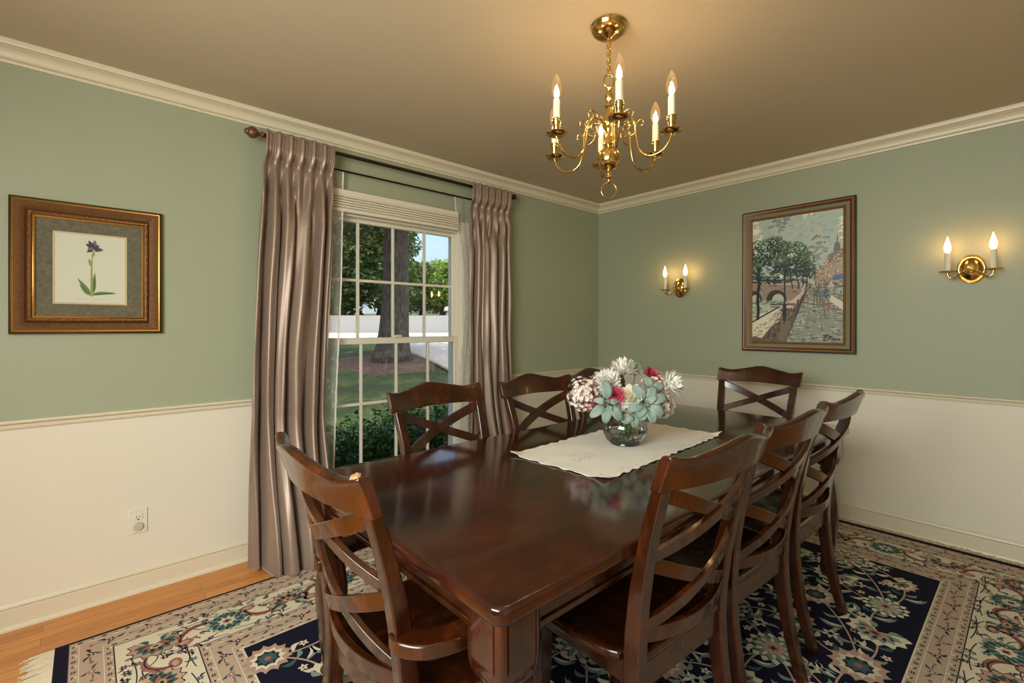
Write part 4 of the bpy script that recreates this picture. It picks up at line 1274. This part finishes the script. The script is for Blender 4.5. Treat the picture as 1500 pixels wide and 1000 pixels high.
for i in range(6):
    a = math.radians(224.7 + 60 * i); ca, sa = math.cos(a), math.sin(a)
    def Q(p): return (p[0] * ca, p[0] * sa, p[1])
    mb = MB(); mb.tube([Q(p) for p in armp], .0048, 10)
    arm = C_(mb, 'arm', m_brass, smooth=80)
    mb = MB()
    for sc in (scr1, scr2, scr3): mb.tube([Q(p) for p in sc], [lerp(.0034, .0020, k / (len(sc) - 1)) for k in range(len(sc))], 7)
    C_(mb, 'scroll', m_brass, arm, smooth=80)
    M = Matrix.Translation((.24 * ca, .24 * sa, 1.962))
    C_(MB().lathe([(.0001, .000), (.010, .000), (.026, .002), (.040, .010), (.041, .012), (.036, .0125), (.022, .007), (.012, .006), (.0001, .006)], 28, M), 'drip_pan', m_brass, arm)
    C_(MB().lathe([(.0001, .006), (.011, .006), (.009, .014), (.012, .022), (.013, .040), (.015, .048), (.017, .052), (.017, .056), (.014, .058), (.0155, .062), (.0155, .066), (.0001, .066)], 22, M), 'candle_cup', m_brass, arm)
    C_(MB().lathe([(.0001, .064), (.0125, .064), (.0125, .134), (.0110, .137), (.0001, .138)], 20, M), 'candle_sleeve', m_candle, arm)
    C_(MB().lathe([(.0001, .138), (.009, .139), (.0125, .147), (.0180, .158), (.0200, .172), (.0188, .190), (.0140, .207), (.0078, .221), (.0028, .230), (.0001, .232)], 20, M), 'bulb', m_bulb, arm)
    C_(MB().lathe([(.0001, .140), (.0050, .142), (.0095, .152), (.0098, .162), (.0065, .175), (.0028, .186), (.0001, .190)], 10, M), 'filament', m_fil, arm)

# ------------------------------------------------------------------ wall sconces (local x right, y up, z off the wall)
def sconce(y, label):
    t = thing('wall_sconce', label, 'wall lamp', (-.001, y, 1.586)); t.rotation_euler = (PI / 2, 0, -PI / 2)
    prof = [(.0001, .0), (1.0, .0), (1.0, .006), (.97, .011), (.90, .012), (.86, .009), (.82, .009), (.74, .018), (.55, .028), (.30, .034), (.0001, .036)]
    rings = []
    for r, h in prof:
        r = max(r, 1e-4); rings.append([(r * .062 * math.cos(a), r * .082 * math.sin(a), h) for a in [2 * PI * k / 40 for k in range(40)]])
    MB().loft(rings).build('back_plate', m_brass, t, smooth=50)
    MB().lathe([(.0001, .034), (.008, .035), (.009, .040), (.005, .045), (.0001, .047)], 16, Matrix.Translation((0, -.006, 0))).build('boss', m_brass, t)
    V = Matrix.Rotation(-PI / 2, 4, 'X')      # lathe axis z -> local +y
    for s in (-1, 1):
        path = smoothpath([(s * .004, -.022, .030), (s * .016, -.012, .052), (s * .032, -.018, .072), (s * .050, -.040, .084), (s * .070, -.053, .090), (s * .087, -.043, .092), (s * .091, -.020, .092)], 6)
        arm = MB().tube(path, .0050, 10).build('arm', m_brass, t, smooth=80)
        M = Matrix.Translation((s * .091, -.022, .092)) @ V
        MB().lathe([(.0001, .000), (.010, .000), (.030, .002), (.041, .008), (.042, .010), (.036, .010), (.020, .006), (.0001, .005)], 28, M).build('drip_pan', m_brass, arm)
        MB().lathe([(.0001, .005), (.015, .005), (.0155, .012), (.0135, .015), (.0135, .112), (.0115, .114), (.0001, .1145)], 18, M).build('candle_sleeve', m_candle, arm)
        MB().lathe([(.0001, .114), (.008, .115), (.013, .126), (.0155, .140), (.0140, .156), (.0095, .174), (.0045, .190), (.0015, .203), (.0001, .208)], 16, M).build('bulb', m_frost, arm)
    return t
sconce(-.860, 'two candle brass wall sconce between the room corner and the painting')
sconce(-2.617, 'two candle brass wall sconce on the open wall past the painting, away from the corner')
# ================================================================== vase and bouquet
VX, VY = -2.005, -1.690
VZ = TZ + .0035
m_vase = thin_glass('smoky_clear_glass', (.94, .945, .92, 1), .8, .02, .03)
m_vbase = thin_glass('thick_glass_base', (.70, .72, .66, 1), 1.2, .05, .08)
m_water = thin_glass('water_surface', (.92, .94, .92, 1), .8, .0, .04)
vase = thing('flower_vase', 'round clear glass vase holding the bouquet on the linen runner', 'vase', (VX, VY, VZ))
MB().lathe([(.060, .004), (.078, .018), (.090, .042), (.094, .065), (.090, .090), (.078, .112), (.066, .124), (.061, .132), (.064, .139)], 44).build('bowl', m_vase, vase, smooth=80)
MB().lathe([(.0001, 0), (.058, 0), (.062, .004), (.060, .012), (.045, .014), (.0001, .013)], 40).build('glass_base', m_vbase, vase, smooth=50)
MB().lathe([(.0001, .050), (.0895, .050)], 40).build('water', m_water, vase, smooth=80)

m_mum = leafmat('white_petal', S(254, 252, 246), S(244, 240, 228), 20, .25)
m_cream = leafmat('cream_petal', S(255, 251, 238), S(252, 242, 220), 12, .3)
m_pink = leafmat('raspberry_petal', S(186, 60, 86), S(216, 96, 116), 30, .2)
m_sage = leafmat('sage_leaf', S(158, 176, 160), S(124, 148, 132), 14, .15, .65)
m_blush = leafmat('blush_blossom', S(246, 236, 226), S(226, 202, 190), 40, .2)
m_russet = leafmat('russet_blossom', S(168, 96, 80), S(140, 70, 62), 40, .2)
m_stem = plain('green_flower_stem', S(92, 118, 70), .6, 0, .15, 30)
fr_ = random.Random(31)
fwd = Vector((math.cos(YAW), math.sin(YAW), 0)); rgt = Vector((math.sin(YAW), -math.cos(YAW), 0)); upv = Vector((0, 0, 1))


def basis(n):
    n = n.normalized(); x = n.orthogonal().normalized(); y = n.cross(x)
    return Matrix((x, y, n)).transposed().to_4x4()


def stem_of(root, p):
    """from the bloom down through the vase neck to its floor; root sits at the stem's foot"""
    a = Vector((fr_.uniform(-.03, .03), fr_.uniform(-.03, .03), .020))
    q = Vector((p.x, p.y, 0)); q = q * min(1, .036 / max(q.length, 1e-4)); q.z = .132
    foot = Vector((0, 0, 0))
    path = smoothpath([tuple(a), tuple(a.lerp(q, .55)), tuple(q), tuple(q.lerp(p, .55) + Vector((0, 0, .012))), tuple(p)], 5)
    MB().tube(path, .0021, 6).build('stem', m_stem, root, smooth=80)


def petal_strip(mb, L, w, lift, curl, M, cup=.3, pointed=.6):
    nseg = 5; rows = []
    for k in range(nseg + 1):
        t_ = k / nseg
        h = w * (math.sin(PI * min(1, .12 + .88 * t_ ** .8) * (1 - .12 * pointed)) ** .8) * (1 - pointed * t_ ** 4) + w * .05
        if k == nseg: h *= .35
        ang = lift + curl * t_
        x = L * t_; 
        rows.append((t_, h, ang))
    x = z = 0; pts = []
    for k, (t_, h, ang) in enumerate(rows):
        if k: x += L / nseg * math.cos(ang); z += L / nseg * math.sin(ang)
        pts.append([(x, -h, z + cup * h), (x, 0, z), (x, h, z + cup * h)])
    o = len(mb.v)
    for r in pts:
        for p in r: mb.v.append(tuple(M @ Vector(p)))
    for k in range(nseg):
        for j in range(2):
            mb.face((o + k * 3 + j, o + k * 3 + j + 1, o + k * 3 + 3 + j + 1, o + k * 3 + 3 + j))


def bloom(name, label, cat, grp, r, u, f, kind, size, tilt=None):
    p = rgt * r + upv * u + fwd * f
    root = thing(name, label, cat, (VX, VY, VZ), 0, grp)
    n = tilt if tilt is not None else (rgt * r * 1.4 - fwd * .05 + fwd * f * 1.2 + upv * (u - .12) * 1.0)
    M0 = Matrix.Translation(p) @ basis(n)
    mb = MB()
    if kind == 'mum':
        layers = ((.90, -.15, 22, .9), (.95, .10, 24, .9), (.92, .32, 24, .9), (.85, .56, 22, .9), (.73, .82, 19, .85), (.58, 1.08, 15, .65), (.42, 1.28, 11, .6), (.28, 1.45, 7, .5))
        wd, cup, pt = .125, .5, .12
    elif kind == 'dahlia':
        layers = ((1.0, .10, 12, .35), (.92, .42, 11, .4), (.74, .75, 9, .45), (.5, 1.05, 7, .5), (.3, 1.3, 4, .4))
        wd, cup, pt = .20, .6, .6
    else:
        layers = ((1.0, .0, 9, .7), (.95, .3, 9, .8), (.85, .6, 8, .8), (.68, .95, 6, .7), (.45, 1.25, 4, .6))
        wd, cup, pt = .36, .35, .15
    for li, (ls_, lift, cnt, curl) in enumerate(layers):
        for k in range(cnt):
            a = 2 * PI * (k + .5 * (li % 2)) / cnt + fr_.uniform(-.12, .12)
            M = M0 @ Matrix.Rotation(a, 4, 'Z') @ Matrix.Translation((size * .05, 0, size * .05 * li)) @ Matrix.Rotation(fr_.uniform(-.2, .2), 4, 'X')
            petal_strip(mb, size * ls_ * fr_.uniform(.88, 1.08), size * wd, lift + fr_.uniform(-.12, .12), curl * fr_.uniform(.7, 1.2), M, cup, pt)
    mats = {'mum': m_mum, 'dahlia': m_pink, 'peony': m_cream}[kind]
    mb.build('petals', mats, root, smooth=180)
    stem_of(root, p)
    return root


def sprig(label, r, u, f, leaves, grp='sage leaf sprigs in the bouquet'):
    p = rgt * r + upv * u + fwd * f
    root = thing('leaf_sprig', label, 'leaves', (VX, VY, VZ), 0, grp)
    mb = MB()
    for (ang, L, w, tow) in leaves:
        d = (rgt * math.cos(ang) + upv * math.sin(ang)) * math.cos(tow) - fwd * math.sin(tow)
        nrm = (-fwd * 1.0 + upv * .35 - d * (-fwd + upv * .35).dot(d)).normalized()
        side = nrm.cross(d)
        M = Matrix((d, side, nrm)).transposed().to_4x4(); M = Matrix.Translation(p + d * .012) @ M
        L *= .90; w *= .86
        def fn(a, b):
            t_ = a; h = w * 1.12 * math.sqrt(max(0, 1 - ((t_ - .56) / .455) ** 2)) + .0012
            v_ = (b - .5) * 2
            return (L * t_, v_ * h, .012 * math.sin(PI * t_) - .018 * t_ * t_ + abs(v_) * h * .22)
        mb.grid(fn, 10, 4, M)
        mb.tube([tuple(M @ Vector((-.012, 0, 0))), tuple(M @ Vector((.004, 0, .001)))], .0016, 5)
    o = mb.build('leaves', m_sage, root, smooth=180)
    s = o.modifiers.new('thick', 'SOLIDIFY'); s.thickness = .0009
    stem_of(root, p)
    return root


def cluster(label, r, u, f, rad, n, mat=None, grp='blush blossom clusters in the bouquet', elong=1.0):
    p = rgt * r + upv * u + fwd * f
    root = thing('blossom_cluster', label, 'flowers', (VX, VY, VZ), 0, grp)
    mb = MB(); tw = MB(); base = p - Vector((p.x, p.y, 0)) * .25 - upv * rad * .9
    for k in range(n):
        d = Vector((fr_.gauss(0, 1), fr_.gauss(0, 1), fr_.gauss(0, 1))); d = d.normalized() * rad * fr_.uniform(.45, 1.05)
        d.z *= elong
        q = p + d; nn = (d + Vector((0, 0, .01)) - fwd * .01)
        M = Matrix.Translation(q) @ basis(nn); s = fr_.uniform(.0090, .0125)
        for j in range(5):
            petal_strip(mb, s, s * .42, .5, -.4, M @ Matrix.Rotation(2 * PI * j / 5, 4, 'Z'), .3, .1)
        if k % 3 == 0: tw.tube([tuple(base), tuple(base.lerp(q, .6) + d * .1), tuple(q)], .0009, 4)
    mb.build('petals', mat or m_blush, root, smooth=180)
    tw.build('twig', m_russet, root, smooth=80)
    stem_of(root, base)
    return root


WG, PG = 'white mums in the bouquet', 'raspberry dahlias in the bouquet'
bloom('white_mum', 'big white mum at the very top of the bouquet', 'flower', WG, -.008, .300, .00, 'mum', .070)
bloom('white_mum', 'white mum sticking out of the bouquet towards the chair under the painting', 'flower', WG, .178, .252, -.02, 'mum', .072, rgt * 1.0 + upv * .5 - fwd * .5)
bloom('white_mum', 'white mum half hidden above the raspberry dahlia facing the camera', 'flower', WG, -.078, .262, -.05, 'mum', .068, -rgt * .3 - fwd * 1.0 + upv * .7)
bloom('white_mum', 'small white mum low over the vase rim between leaf sprigs', 'flower', WG, -.045, .172, -.085, 'mum', .034, -fwd + upv * .2)
bloom('pink_dahlia', 'raspberry dahlia facing the camera in the middle of the bouquet', 'flower', PG, -.064, .218, -.105, 'dahlia', .042, -fwd * 1 - rgt * .15 + upv * .25)
bloom('pink_dahlia', 'raspberry dahlia high on the bouquet beside the top white mum', 'flower', PG, .108, .288, .00, 'dahlia', .044, rgt * .5 + upv * 1.0 - fwd * .8)
bloom('pink_dahlia', 'raspberry dahlia tucked low among the blush blossoms on the window side', 'flower', PG, -.150, .180, -.03, 'dahlia', .032, -rgt - fwd * .6)
bloom('cream_peony', 'cream peony in the heart of the bouquet', 'flower', None, .004, .208, -.090, 'peony', .062, -fwd * .8 - rgt * .5 + upv * .5)
bloom('cream_peony', 'pale cream peony drooping low over the vase rim', 'flower', None, .030, .152, -.070, 'peony', .050, -fwd * 1 - upv * .1)
sprig('sage leaf sprig splayed over the vase rim on the window side, one big leaf upright', -.100, .190, -.118,
      [(1.65, .088, .021, .15), (3.72, .082, .018, .35), (4.55, .072, .019, .45), (5.45, .080, .020, .45), (2.75, .050, .013, .5), (.35, .040, .011, .5), (5.0, .040, .010, .9)])
sprig('sage leaf sprig spread wide over the front of the bouquet towards the wall sconces', .058, .190, -.118,
      [(2.2, .085, .023, .25), (3.35, .078, .019, .4), (3.95, .062, .018, .6), (1.2, .070, .017, .3), (.45, .078, .019, .35), (-.55, .075, .020, .4), (-1.25, .078, .020, .45), (-2.0, .066, .019, .5), (.9, .045, .012, .8)])
sprig('low sage leaf sprig hanging over the vase neck', .012, .150, -.095, [(3.7, .055, .017, .4), (-.4, .060, .018, .4), (-1.5, .055, .017, .3), (-2.4, .050, .015, .5)])
sprig('short sage leaf sprig rising behind the top white mum', .055, .285, .045, [(1.9, .075, .014, -.1), (1.2, .060, .013, 0), (.5, .050, .012, .2), (2.7, .070, .012, .2)])
sprig('small sage leaf sprig under the high raspberry dahlia', .085, .232, -.070, [(1.75, .055, .015, .2), (.6, .055, .016, .4), (2.8, .045, .013, .3)])
cluster('large blush blossom cluster at the window edge of the bouquet', -.175, .215, -.01, .072, 260)
cluster('small blush blossom sprig rising beside the upright sage leaf', -.105, .262, .04, .036, 70)
cluster('blush blossom cluster below the high raspberry dahlia', .122, .240, -.02, .056, 170)
cluster('drooping blush blossom cluster under the outermost white mum', .140, .180, -.045, .058, 180)
cluster('tiny blush blossom sprig over the broad sage leaves', .068, .222, -.100, .026, 40)
cluster('russet blossom sprig between the blush cluster and the sage leaves', -.140, .200, -.04, .028, 40, m_russet, 'russet blossoms in the bouquet')
# ================================================================== the garden and street beyond the window
DIRX, DIRY = math.cos(YAW), math.sin(YAW)      # the street lies square to this direction
def DS(d, s): return (CX + d * DIRX + s * DIRY, CY + d * DIRY - s * DIRX)
def dist(x, y): return (x - CX) * DIRX + (y - CY) * DIRY
TD = [2.0, 3.2, 5, 7, 9.5, 11, 12.5, 13.5, 15.5, 17.5, 26, 34, 42, 80]
TZS = [-.42, -.32, -.12, .05, .28, .40, .60, .70, .83, 1.02, 1.86, 2.02, 2.4, 3.5]
def gz(x, y): return interp(dist(x, y), TD, TZS)

t = NT('lawn_grass'); v = t.coord()
a = t.noise(t.coord((1, 1, .2)), 1.1, 5, .65); b = t.noise(t.coord((1, 1, .2)), 22, 6, .8)
c = t.mix(.6, a, b); c = t.ramp(c, [(.38, S(28, 40, 17)), (.5, S(58, 74, 32)), (.62, S(124, 134, 70))])
m_grass = t.bsdf(c, .9, 0, b, .8, .05)
t = NT('asphalt'); nz = t.noise(t.coord(), 40, 4); m_road = t.bsdf(t.ramp(nz, [(.3, S(112, 111, 110)), (.7, S(134, 133, 130))]), .9)
t = NT('pale_concrete'); nz = t.noise(t.coord(), 6, 5); m_conc = t.bsdf(t.ramp(nz, [(.3, S(206, 198, 186)), (.7, S(226, 219, 208))]), .9)
t = NT('bark'); v = t.coord((1, 1, .22)); nz = t.noise(v, 26, 6, .7); m_bark = t.bsdf(t.ramp(nz, [(.36, S(34, 31, 28)), (.52, S(74, 68, 61)), (.68, S(116, 108, 98))]), .95, 0, nz, 1.0, .05)
t = NT('bark_mulch'); nz = t.noise(t.coord(), 26, 5, .7); m_mulch = t.bsdf(t.ramp(nz, [(.3, S(70, 54, 42)), (.55, S(116, 92, 74)), (.75, S(170, 142, 118))]), .95, 0, nz, 1, .04)

# lawn surface
mb = MB()
ds_ = [1.9, 3, 4, 5, 6, 7, 8, 9, 10, 11, 12, 13, 14, 15.5, 17.5, 20, 23, 26, 30, 36, 44, 60, 80]
vs = []; ss = [-60, -40, -25, -16, -10, -7, -5, -4, -3, -2, -1, 0, 1, 2, 4, 7, 11, 18, 30, 50]
for d in ds_:
    for s in ss:
        x, y = DS(d, s); y = max(y, .16); vs.append((x, y, gz(x, y)))
n_ = len(ss)
mb.add(vs, [(j * n_ + i, j * n_ + i + 1, (j + 1) * n_ + i + 1, (j + 1) * n_ + i) for j in range(len(ds_) - 1) for i in range(n_ - 1)])
tag(mb.build('lawn', m_grass, smooth=180), kind='structure')


def band(name, m, pts, lift, thick=.06, kind='structure'):
    """slab following the ground inside an outline of (d, s)."""
    mb = MB(); top = []
    for d, s in pts:
        x, y = DS(d, s); top.append((x, y, gz(x, y) + lift))
    mb.loft([[(x, y, z - thick) for x, y, z in top], top]); o = mb.build(name, m, smooth=0)
    fix_normals(o); tag(o, kind=kind); return o
band('street', m_road, [(17.5, -40), (17.5, 40), (19, 40), (22, 40), (26, 40), (26, -40), (22, -40), (19, -40)], .02)
band('sidewalk', m_conc, [(15.6, -40), (15.6, 40), (17.35, 40), (17.35, -40)], .03)
mb = MB()
edge = [(15.55, -3.45), (13.5, -3.05), (12.5, -2.80), (12, -2.60), (11.3, -2.12), (10.6, -1.68), (9.5, -1.18), (8.4, -.2)]
rows = []
for d, s in edge: rows.append([(*DS(d, lerp(s, 9, k / 6)), ) for k in range(7)])
vs = [(x, y, gz(x, y) + .035) for r in rows for x, y in r]
mb.add(vs, [(j * 7 + i, j * 7 + i + 1, (j + 1) * 7 + i + 1, (j + 1) * 7 + i) for j in range(len(rows) - 1) for i in range(6)])
o = mb.build('driveway', m_conc, smooth=180); tag(o, kind='structure')
so = o.modifiers.new('thick', 'SOLIDIFY'); so.thickness = .08; so.offset = -1

rl_ = random.Random(77)


def leaf_cloud(mb, c, rad, n, size, shell=.55, flat=1.0, rr=rl_):
    for _ in range(n):
        d = Vector((rr.gauss(0, 1), rr.gauss(0, 1), rr.gauss(0, 1))).normalized()
        q = rad * (shell + (1 - shell) * rr.random() ** .6) * (1 + .12 * math.sin(9 * d.x + 5 * d.z) + .10 * math.sin(11 * d.y - 7 * d.z))
        p = Vector(c) + Vector((d.x * q, d.y * q, d.z * q * flat))
        a = Vector((rr.gauss(0, 1), rr.gauss(0, 1), rr.gauss(0, .6))).normalized(); b = a.orthogonal().normalized()
        b = Matrix.Rotation(rr.uniform(0, 6.28), 3, a) @ b
        s = size * rr.uniform(.7, 1.3)
        o = len(mb.v)
        for u, w in ((-1, 0), (-.35, .42), (.35, .36), (1, 0), (.35, -.36), (-.35, -.42)):
            mb.v.append(tuple(p + a * s * u + b * s * w + (Vector((0, 0, -s * .25 * abs(w)))))  )
        mb.face(range(o, o + 6))


def tree(name, label, base, h, trunk_r, crowns, mleaf, leaf, n, grp=None, lean=(0, 0), flare=1.6):
    t = thing(name, label, 'tree', base, 0, grp)
    path = []; rad = []
    for k in range(15):
        f = k / 14; z = h * f - .12 * (k == 0)
        path.append((lean[0] * f + .03 * math.sin(f * 7), lean[1] * f, z)); rad.append(trunk_r * (1 - .35 * f) * (1 + (flare - 1) * math.exp(-f * h / .30)))
    o = MB().tube(path, rad, 18).build('trunk', m_bark, t, smooth=80)
    mb = MB()
    tot = sum(r ** 2 for _, r, _ in crowns)
    for (c, r, fl) in crowns: leaf_cloud(mb, c, r, int(n * r * r / tot), leaf, .35, fl)
    mb.build('foliage', mleaf, t, smooth=0)
    # a few limbs into the crown
    mb = MB()
    for (c, r, fl) in crowns[:6]:
        s = Vector(path[-4]); e = Vector(c)
        mb.tube([tuple(s), tuple(s.lerp(e, .5) + Vector((0, 0, .25))), tuple(e)], [trunk_r * .4, trunk_r * .25, trunk_r * .1], 8)
    mb.build('branch', m_bark, t, smooth=80)
    return t
m_lf_dark = leafmat('dark_oak_leaf', S(26, 46, 22), S(50, 74, 34), 2, .3)
m_lf_mid = leafmat('shade_tree_leaf', S(36, 62, 28), S(78, 106, 46), 1, .35)
m_lf_light = leafmat('sunny_leaf', S(86, 126, 48), S(150, 176, 84), .6, .35)
m_lf_shrub = leafmat('evergreen_shrub_leaf', S(22, 48, 18), S(60, 100, 40), 5, .3, .4)
tb = DS(11, -2.80)
tz = gz(*tb)
tree('oak_tree', 'big oak with rough grey trunk standing in the mulch ring on the lawn', (tb[0], tb[1], tz), 5.2, .345,
     [((-1.6, .9, 4.2), 1.75, .75), ((.9, -1.0, 4.55), 1.15, .70), ((-2.6, -2.7, 7.0), 2.6, .6), ((-.4, -3.6, 6.4), 2.4, .55), ((1.7, -2.6, 7.0), 2.3, .6), ((-4.2, -.6, 6.6), 2.4, .6), ((.6, 1.6, 6.6), 2.0, .7), ((-3.2, 1.2, 4.0), 1.6, .8), ((-2.0, -4.9, 6.6), 2.2, .5), ((.3, -4.6, 7.2), 2.0, .5)], m_lf_dark, .10, 38000, None, (.16, -.16), 1.65)  # high crowns on the house side are unseen, added to shade the lawn
mb = MB()
rm_ = random.Random(6)
rings = []
for k in range(9):
    r = 1.36 * k / 8; ring = []
    for j in range(48):
        a_ = 2 * PI * j / 48; q = max(r, .01) * (1 + .10 * math.sin(3 * a_ + 1) + .06 * math.sin(7 * a_))
        x, y = tb[0] + q * math.cos(a_), tb[1] + q * math.sin(a_)
        ring.append((x, y, gz(x, y) + .075 * (1 - (k / 8) ** 2) + (-.03 if k == 8 else .02) + rm_.uniform(-.008, .008)))
    rings.append(ring)
mb.loft(rings, cap1=False)
tag(mb.build('mulch_bed', m_mulch, smooth=80), 'round reddish bark mulch bed at the foot of the big oak', 'mulch bed')
GT = 'trees across the street and beside it'
def tr(name, label, d, s, h, r, crowns, m, leaf, n):
    x, y = DS(d, s); tree(name, label, (x, y, gz(x, y)), h, r, crowns, m, leaf, n, GT)
tr('shade_tree', 'deep green shade tree filling the upper panes beside the silk curtain', 28, -10.2, 4.2, .26, [((.6, -.4, 3.4), 2.6, .8), ((-1.4, .8, 4.6), 2.6, .9), ((1.6, -1.4, 5.2), 2.2, .9), ((.2, .2, 7.0), 3.0, .9), ((2.0, -1.8, 2.4), 1.9, .8), ((-1.8, 1.8, 2.0), 2.0, .8), ((1.5, -1.2, 8.2), 2.6, .9), ((-2.6, 2.4, 1.2), 1.9, .8), ((2.3, -2.1, 1.3), 1.5, .8), ((-.2, .3, 1.2), 1.9, .7)], m_lf_mid, .17, 30000)
tr('shade_tree', 'second deep green tree behind the oak trunk', 31, -8.6, 4.2, .22, [((-.8, .8, 3.2), 2.0, .9), ((.4, -.3, 4.8), 1.9, .9), ((-.6, .4, 6.8), 2.2, .9), ((1.6, -1.4, 2.2), 1.5, .9)], m_lf_mid, .16, 14000)
tr('leafy_tree', 'sunlit rounded tree just past the oak trunk, across the street', 33.5, -6.4, 2.6, .16, [((0, 0, 2.0), 1.8, .95), ((1.0, -.8, 2.9), 1.1, .9), ((-.8, .9, 1.4), 1.2, .8)], m_lf_light, .13, 6000)
tr('leafy_tree', 'sunlit tree across the street above the mailbox', 32, -4.7, 2.8, .16, [((0, 0, 1.9), 1.7, .95), ((.8, -.8, 3.0), 1.2, .9), ((-.8, .6, 1.6), 1.2, .8)], m_lf_light, .13, 9000)
tr('leafy_tree', 'sunlit tree by the far edge of the window glass, across the street', 36, -2.2, 3.0, .16, [((0, 0, 2.6), 2.0, .9), ((1.2, -1.0, 3.2), 1.4, .9), ((-1.2, 1.0, 2.2), 1.4, .8)], m_lf_light, .14, 5000)
tr('leafy_tree', 'broad pale green tree standing further back behind the street trees', 46, -7.5, 4.0, .2, [((0, 0, 3.0), 2.8, .8), ((2.6, -2.3, 2.6), 2.2, .8), ((-2.4, 2.2, 3.4), 2.4, .8)], m_lf_light, .18, 6000)


def shrub(name, label, x, y, r, n, m, leaf, grp, flat=.85):
    t = thing(name, label, 'shrub', (x, y, gz(x, y)), 0, grp)
    mb = MB(); leaf_cloud(mb, (0, 0, r * flat * .8), r, n, leaf, .45, flat)
    leaf_cloud(mb, (r * .4, .05, r * flat * .6), r * .75, n // 3, leaf, .45, flat); leaf_cloud(mb, (-r * .4, -.03, r * flat * .55), r * .75, n // 3, leaf, .45, flat)
    mb.build('foliage', m, t, smooth=0)
    st = MB()
    for k in range(5):
        a = 2 * PI * k / 5; st.tube([(0, 0, -.03), (.2 * r * math.cos(a), .2 * r * math.sin(a), r * .4), (.5 * r * math.cos(a), .5 * r * math.sin(a), r * .9)], .012, 5)
    st.build('stem', m_bark, t, smooth=80)
GS = 'evergreen shrubs under the window'
for x, y, r, lab in ((-2.74, 1.02, .44, 'glossy evergreen shrub under the window, behind the taupe curtain'), (-2.12, 1.05, .46, 'glossy evergreen shrub under the window, before the lower corner panes'),
                     (-1.50, 1.10, .46, 'glossy evergreen shrub under the window, seen through the chair back'), (-.88, 1.10, .46, 'glossy evergreen shrub under the window by the narrower curtain')):
    shrub('evergreen_shrub', lab, x, y, r, 5200, m_lf_shrub, .023, GS)
x, y = DS(14.9, -1.55); shrub('clipped_shrub', 'small bright green shrub at the sidewalk edge', x, y, .28, 700, m_lf_light, .05, None)
# mailbox
x, y = DS(26.6, -3.65)
mbx = thing('mailbox', 'white roadside mailbox across the street', 'mailbox', (x, y, gz(x, y) - .02), YAW)
m_wm = plain('white_mailbox', S(186, 186, 180), .5)
MB().box(-.05, .05, -.05, .05, 0, .30).build('post', m_wm, mbx, bevel=.01)
sec = [(.0 + .16 * math.cos(a), .18 * math.sin(a)) for a in [PI * k / 10 for k in range(11)]]
MB().loft([[(-.25, p[0] * .8, .40 + p[1] * .8) for p in sec + [(-.16, -.13), (.16, -.13)]], [(.25, p[0] * .8, .40 + p[1] * .8) for p in sec + [(-.16, -.13), (.16, -.13)]]]).build('box', m_wm, mbx, smooth=40)
# house beyond
x, y = DS(52, -15.9)
hs = thing('house', 'pale blue house glimpsed through the trees across the street', 'house', (x, y, gz(x, y) - .1), YAW)
MB().box(-3, 3, -1.9, 1.9, 0, 2.7).build('wall', plain('pale_blue_siding', S(176, 190, 204), .8), hs, smooth=0)
MB().loft([[(-3.3, -2.2, 2.65), (3.3, -2.2, 2.65), (0, -2.2, 4.2)], [(-3.3, 2.2, 2.65), (3.3, 2.2, 2.65), (0, 2.2, 4.2)]]).build('roof', plain('grey_shingle_roof', S(104, 102, 104), .9), hs, smooth=0)
m_hw = plain('house_window_dark', S(56, 66, 78), .2)
for k in (-1.0, .9): MB().box(-3.04, -2.98, k - .45, k + .45, 1.0, 2.2).build('window', m_hw, hs, smooth=0)
# ================================================================== light
w = bpy.data.worlds.new('sky'); scene.world = w; w.use_nodes = True
nt = w.node_tree; nt.nodes.clear()
wo = nt.nodes.new('ShaderNodeOutputWorld'); bg = nt.nodes.new('ShaderNodeBackground'); sk = nt.nodes.new('ShaderNodeTexSky')
sk.sky_type = 'NISHITA'; sk.sun_disc = False; sk.sun_elevation = math.radians(58); sk.sun_rotation = math.radians(200)
sk.air_density = 1.0; sk.dust_density = 6.0; sk.ozone_density = 1.0
bg.inputs[1].default_value = .42
nt.links.new(sk.outputs[0], bg.inputs[0]); nt.links.new(bg.outputs[0], wo.inputs[0])
sd = bpy.data.lights.new('sun', 'SUN'); so = bpy.data.objects.new('sun', sd); COL.objects.link(so)
sd.energy = 3.8; sd.angle = math.radians(.6); sd.color = (1, .95, .86)
d = Vector((-.22, .34, -.91)).normalized()       # light travels this way
so.rotation_euler = d.to_track_quat('-Z', 'Y').to_euler()


def area(name, loc, target, sx, sy, power, col):
    l = bpy.data.lights.new(name, 'AREA'); l.shape = 'RECTANGLE'; l.size, l.size_y = sx, sy; l.energy = power; l.color = col
    o = bpy.data.objects.new(name, l); COL.objects.link(o); o.location = loc
    o.rotation_euler = (Vector(target) - Vector(loc)).to_track_quat('-Z', 'Y').to_euler(); return o
# added area lamp just inside the unseen side opening, standing in for daylight
area('added_side_lamp', (XR + .10, -2.45, 1.60), (XR + 4.1, -2.05, .95), 1.5, 1.0, 84, (.96, 1, .95))

vs = scene.view_settings
scene.display_settings.display_device = 'sRGB'
vs.view_transform = 'Standard'; vs.look = 'None'; vs.exposure = 0.0; vs.gamma = 1.0; vs.use_curve_mapping = False
scene.cycles.max_bounces = 10; scene.cycles.transparent_max_bounces = 16
scene.cycles.use_denoising = True
scene.cycles.sample_clamp_indirect = 6
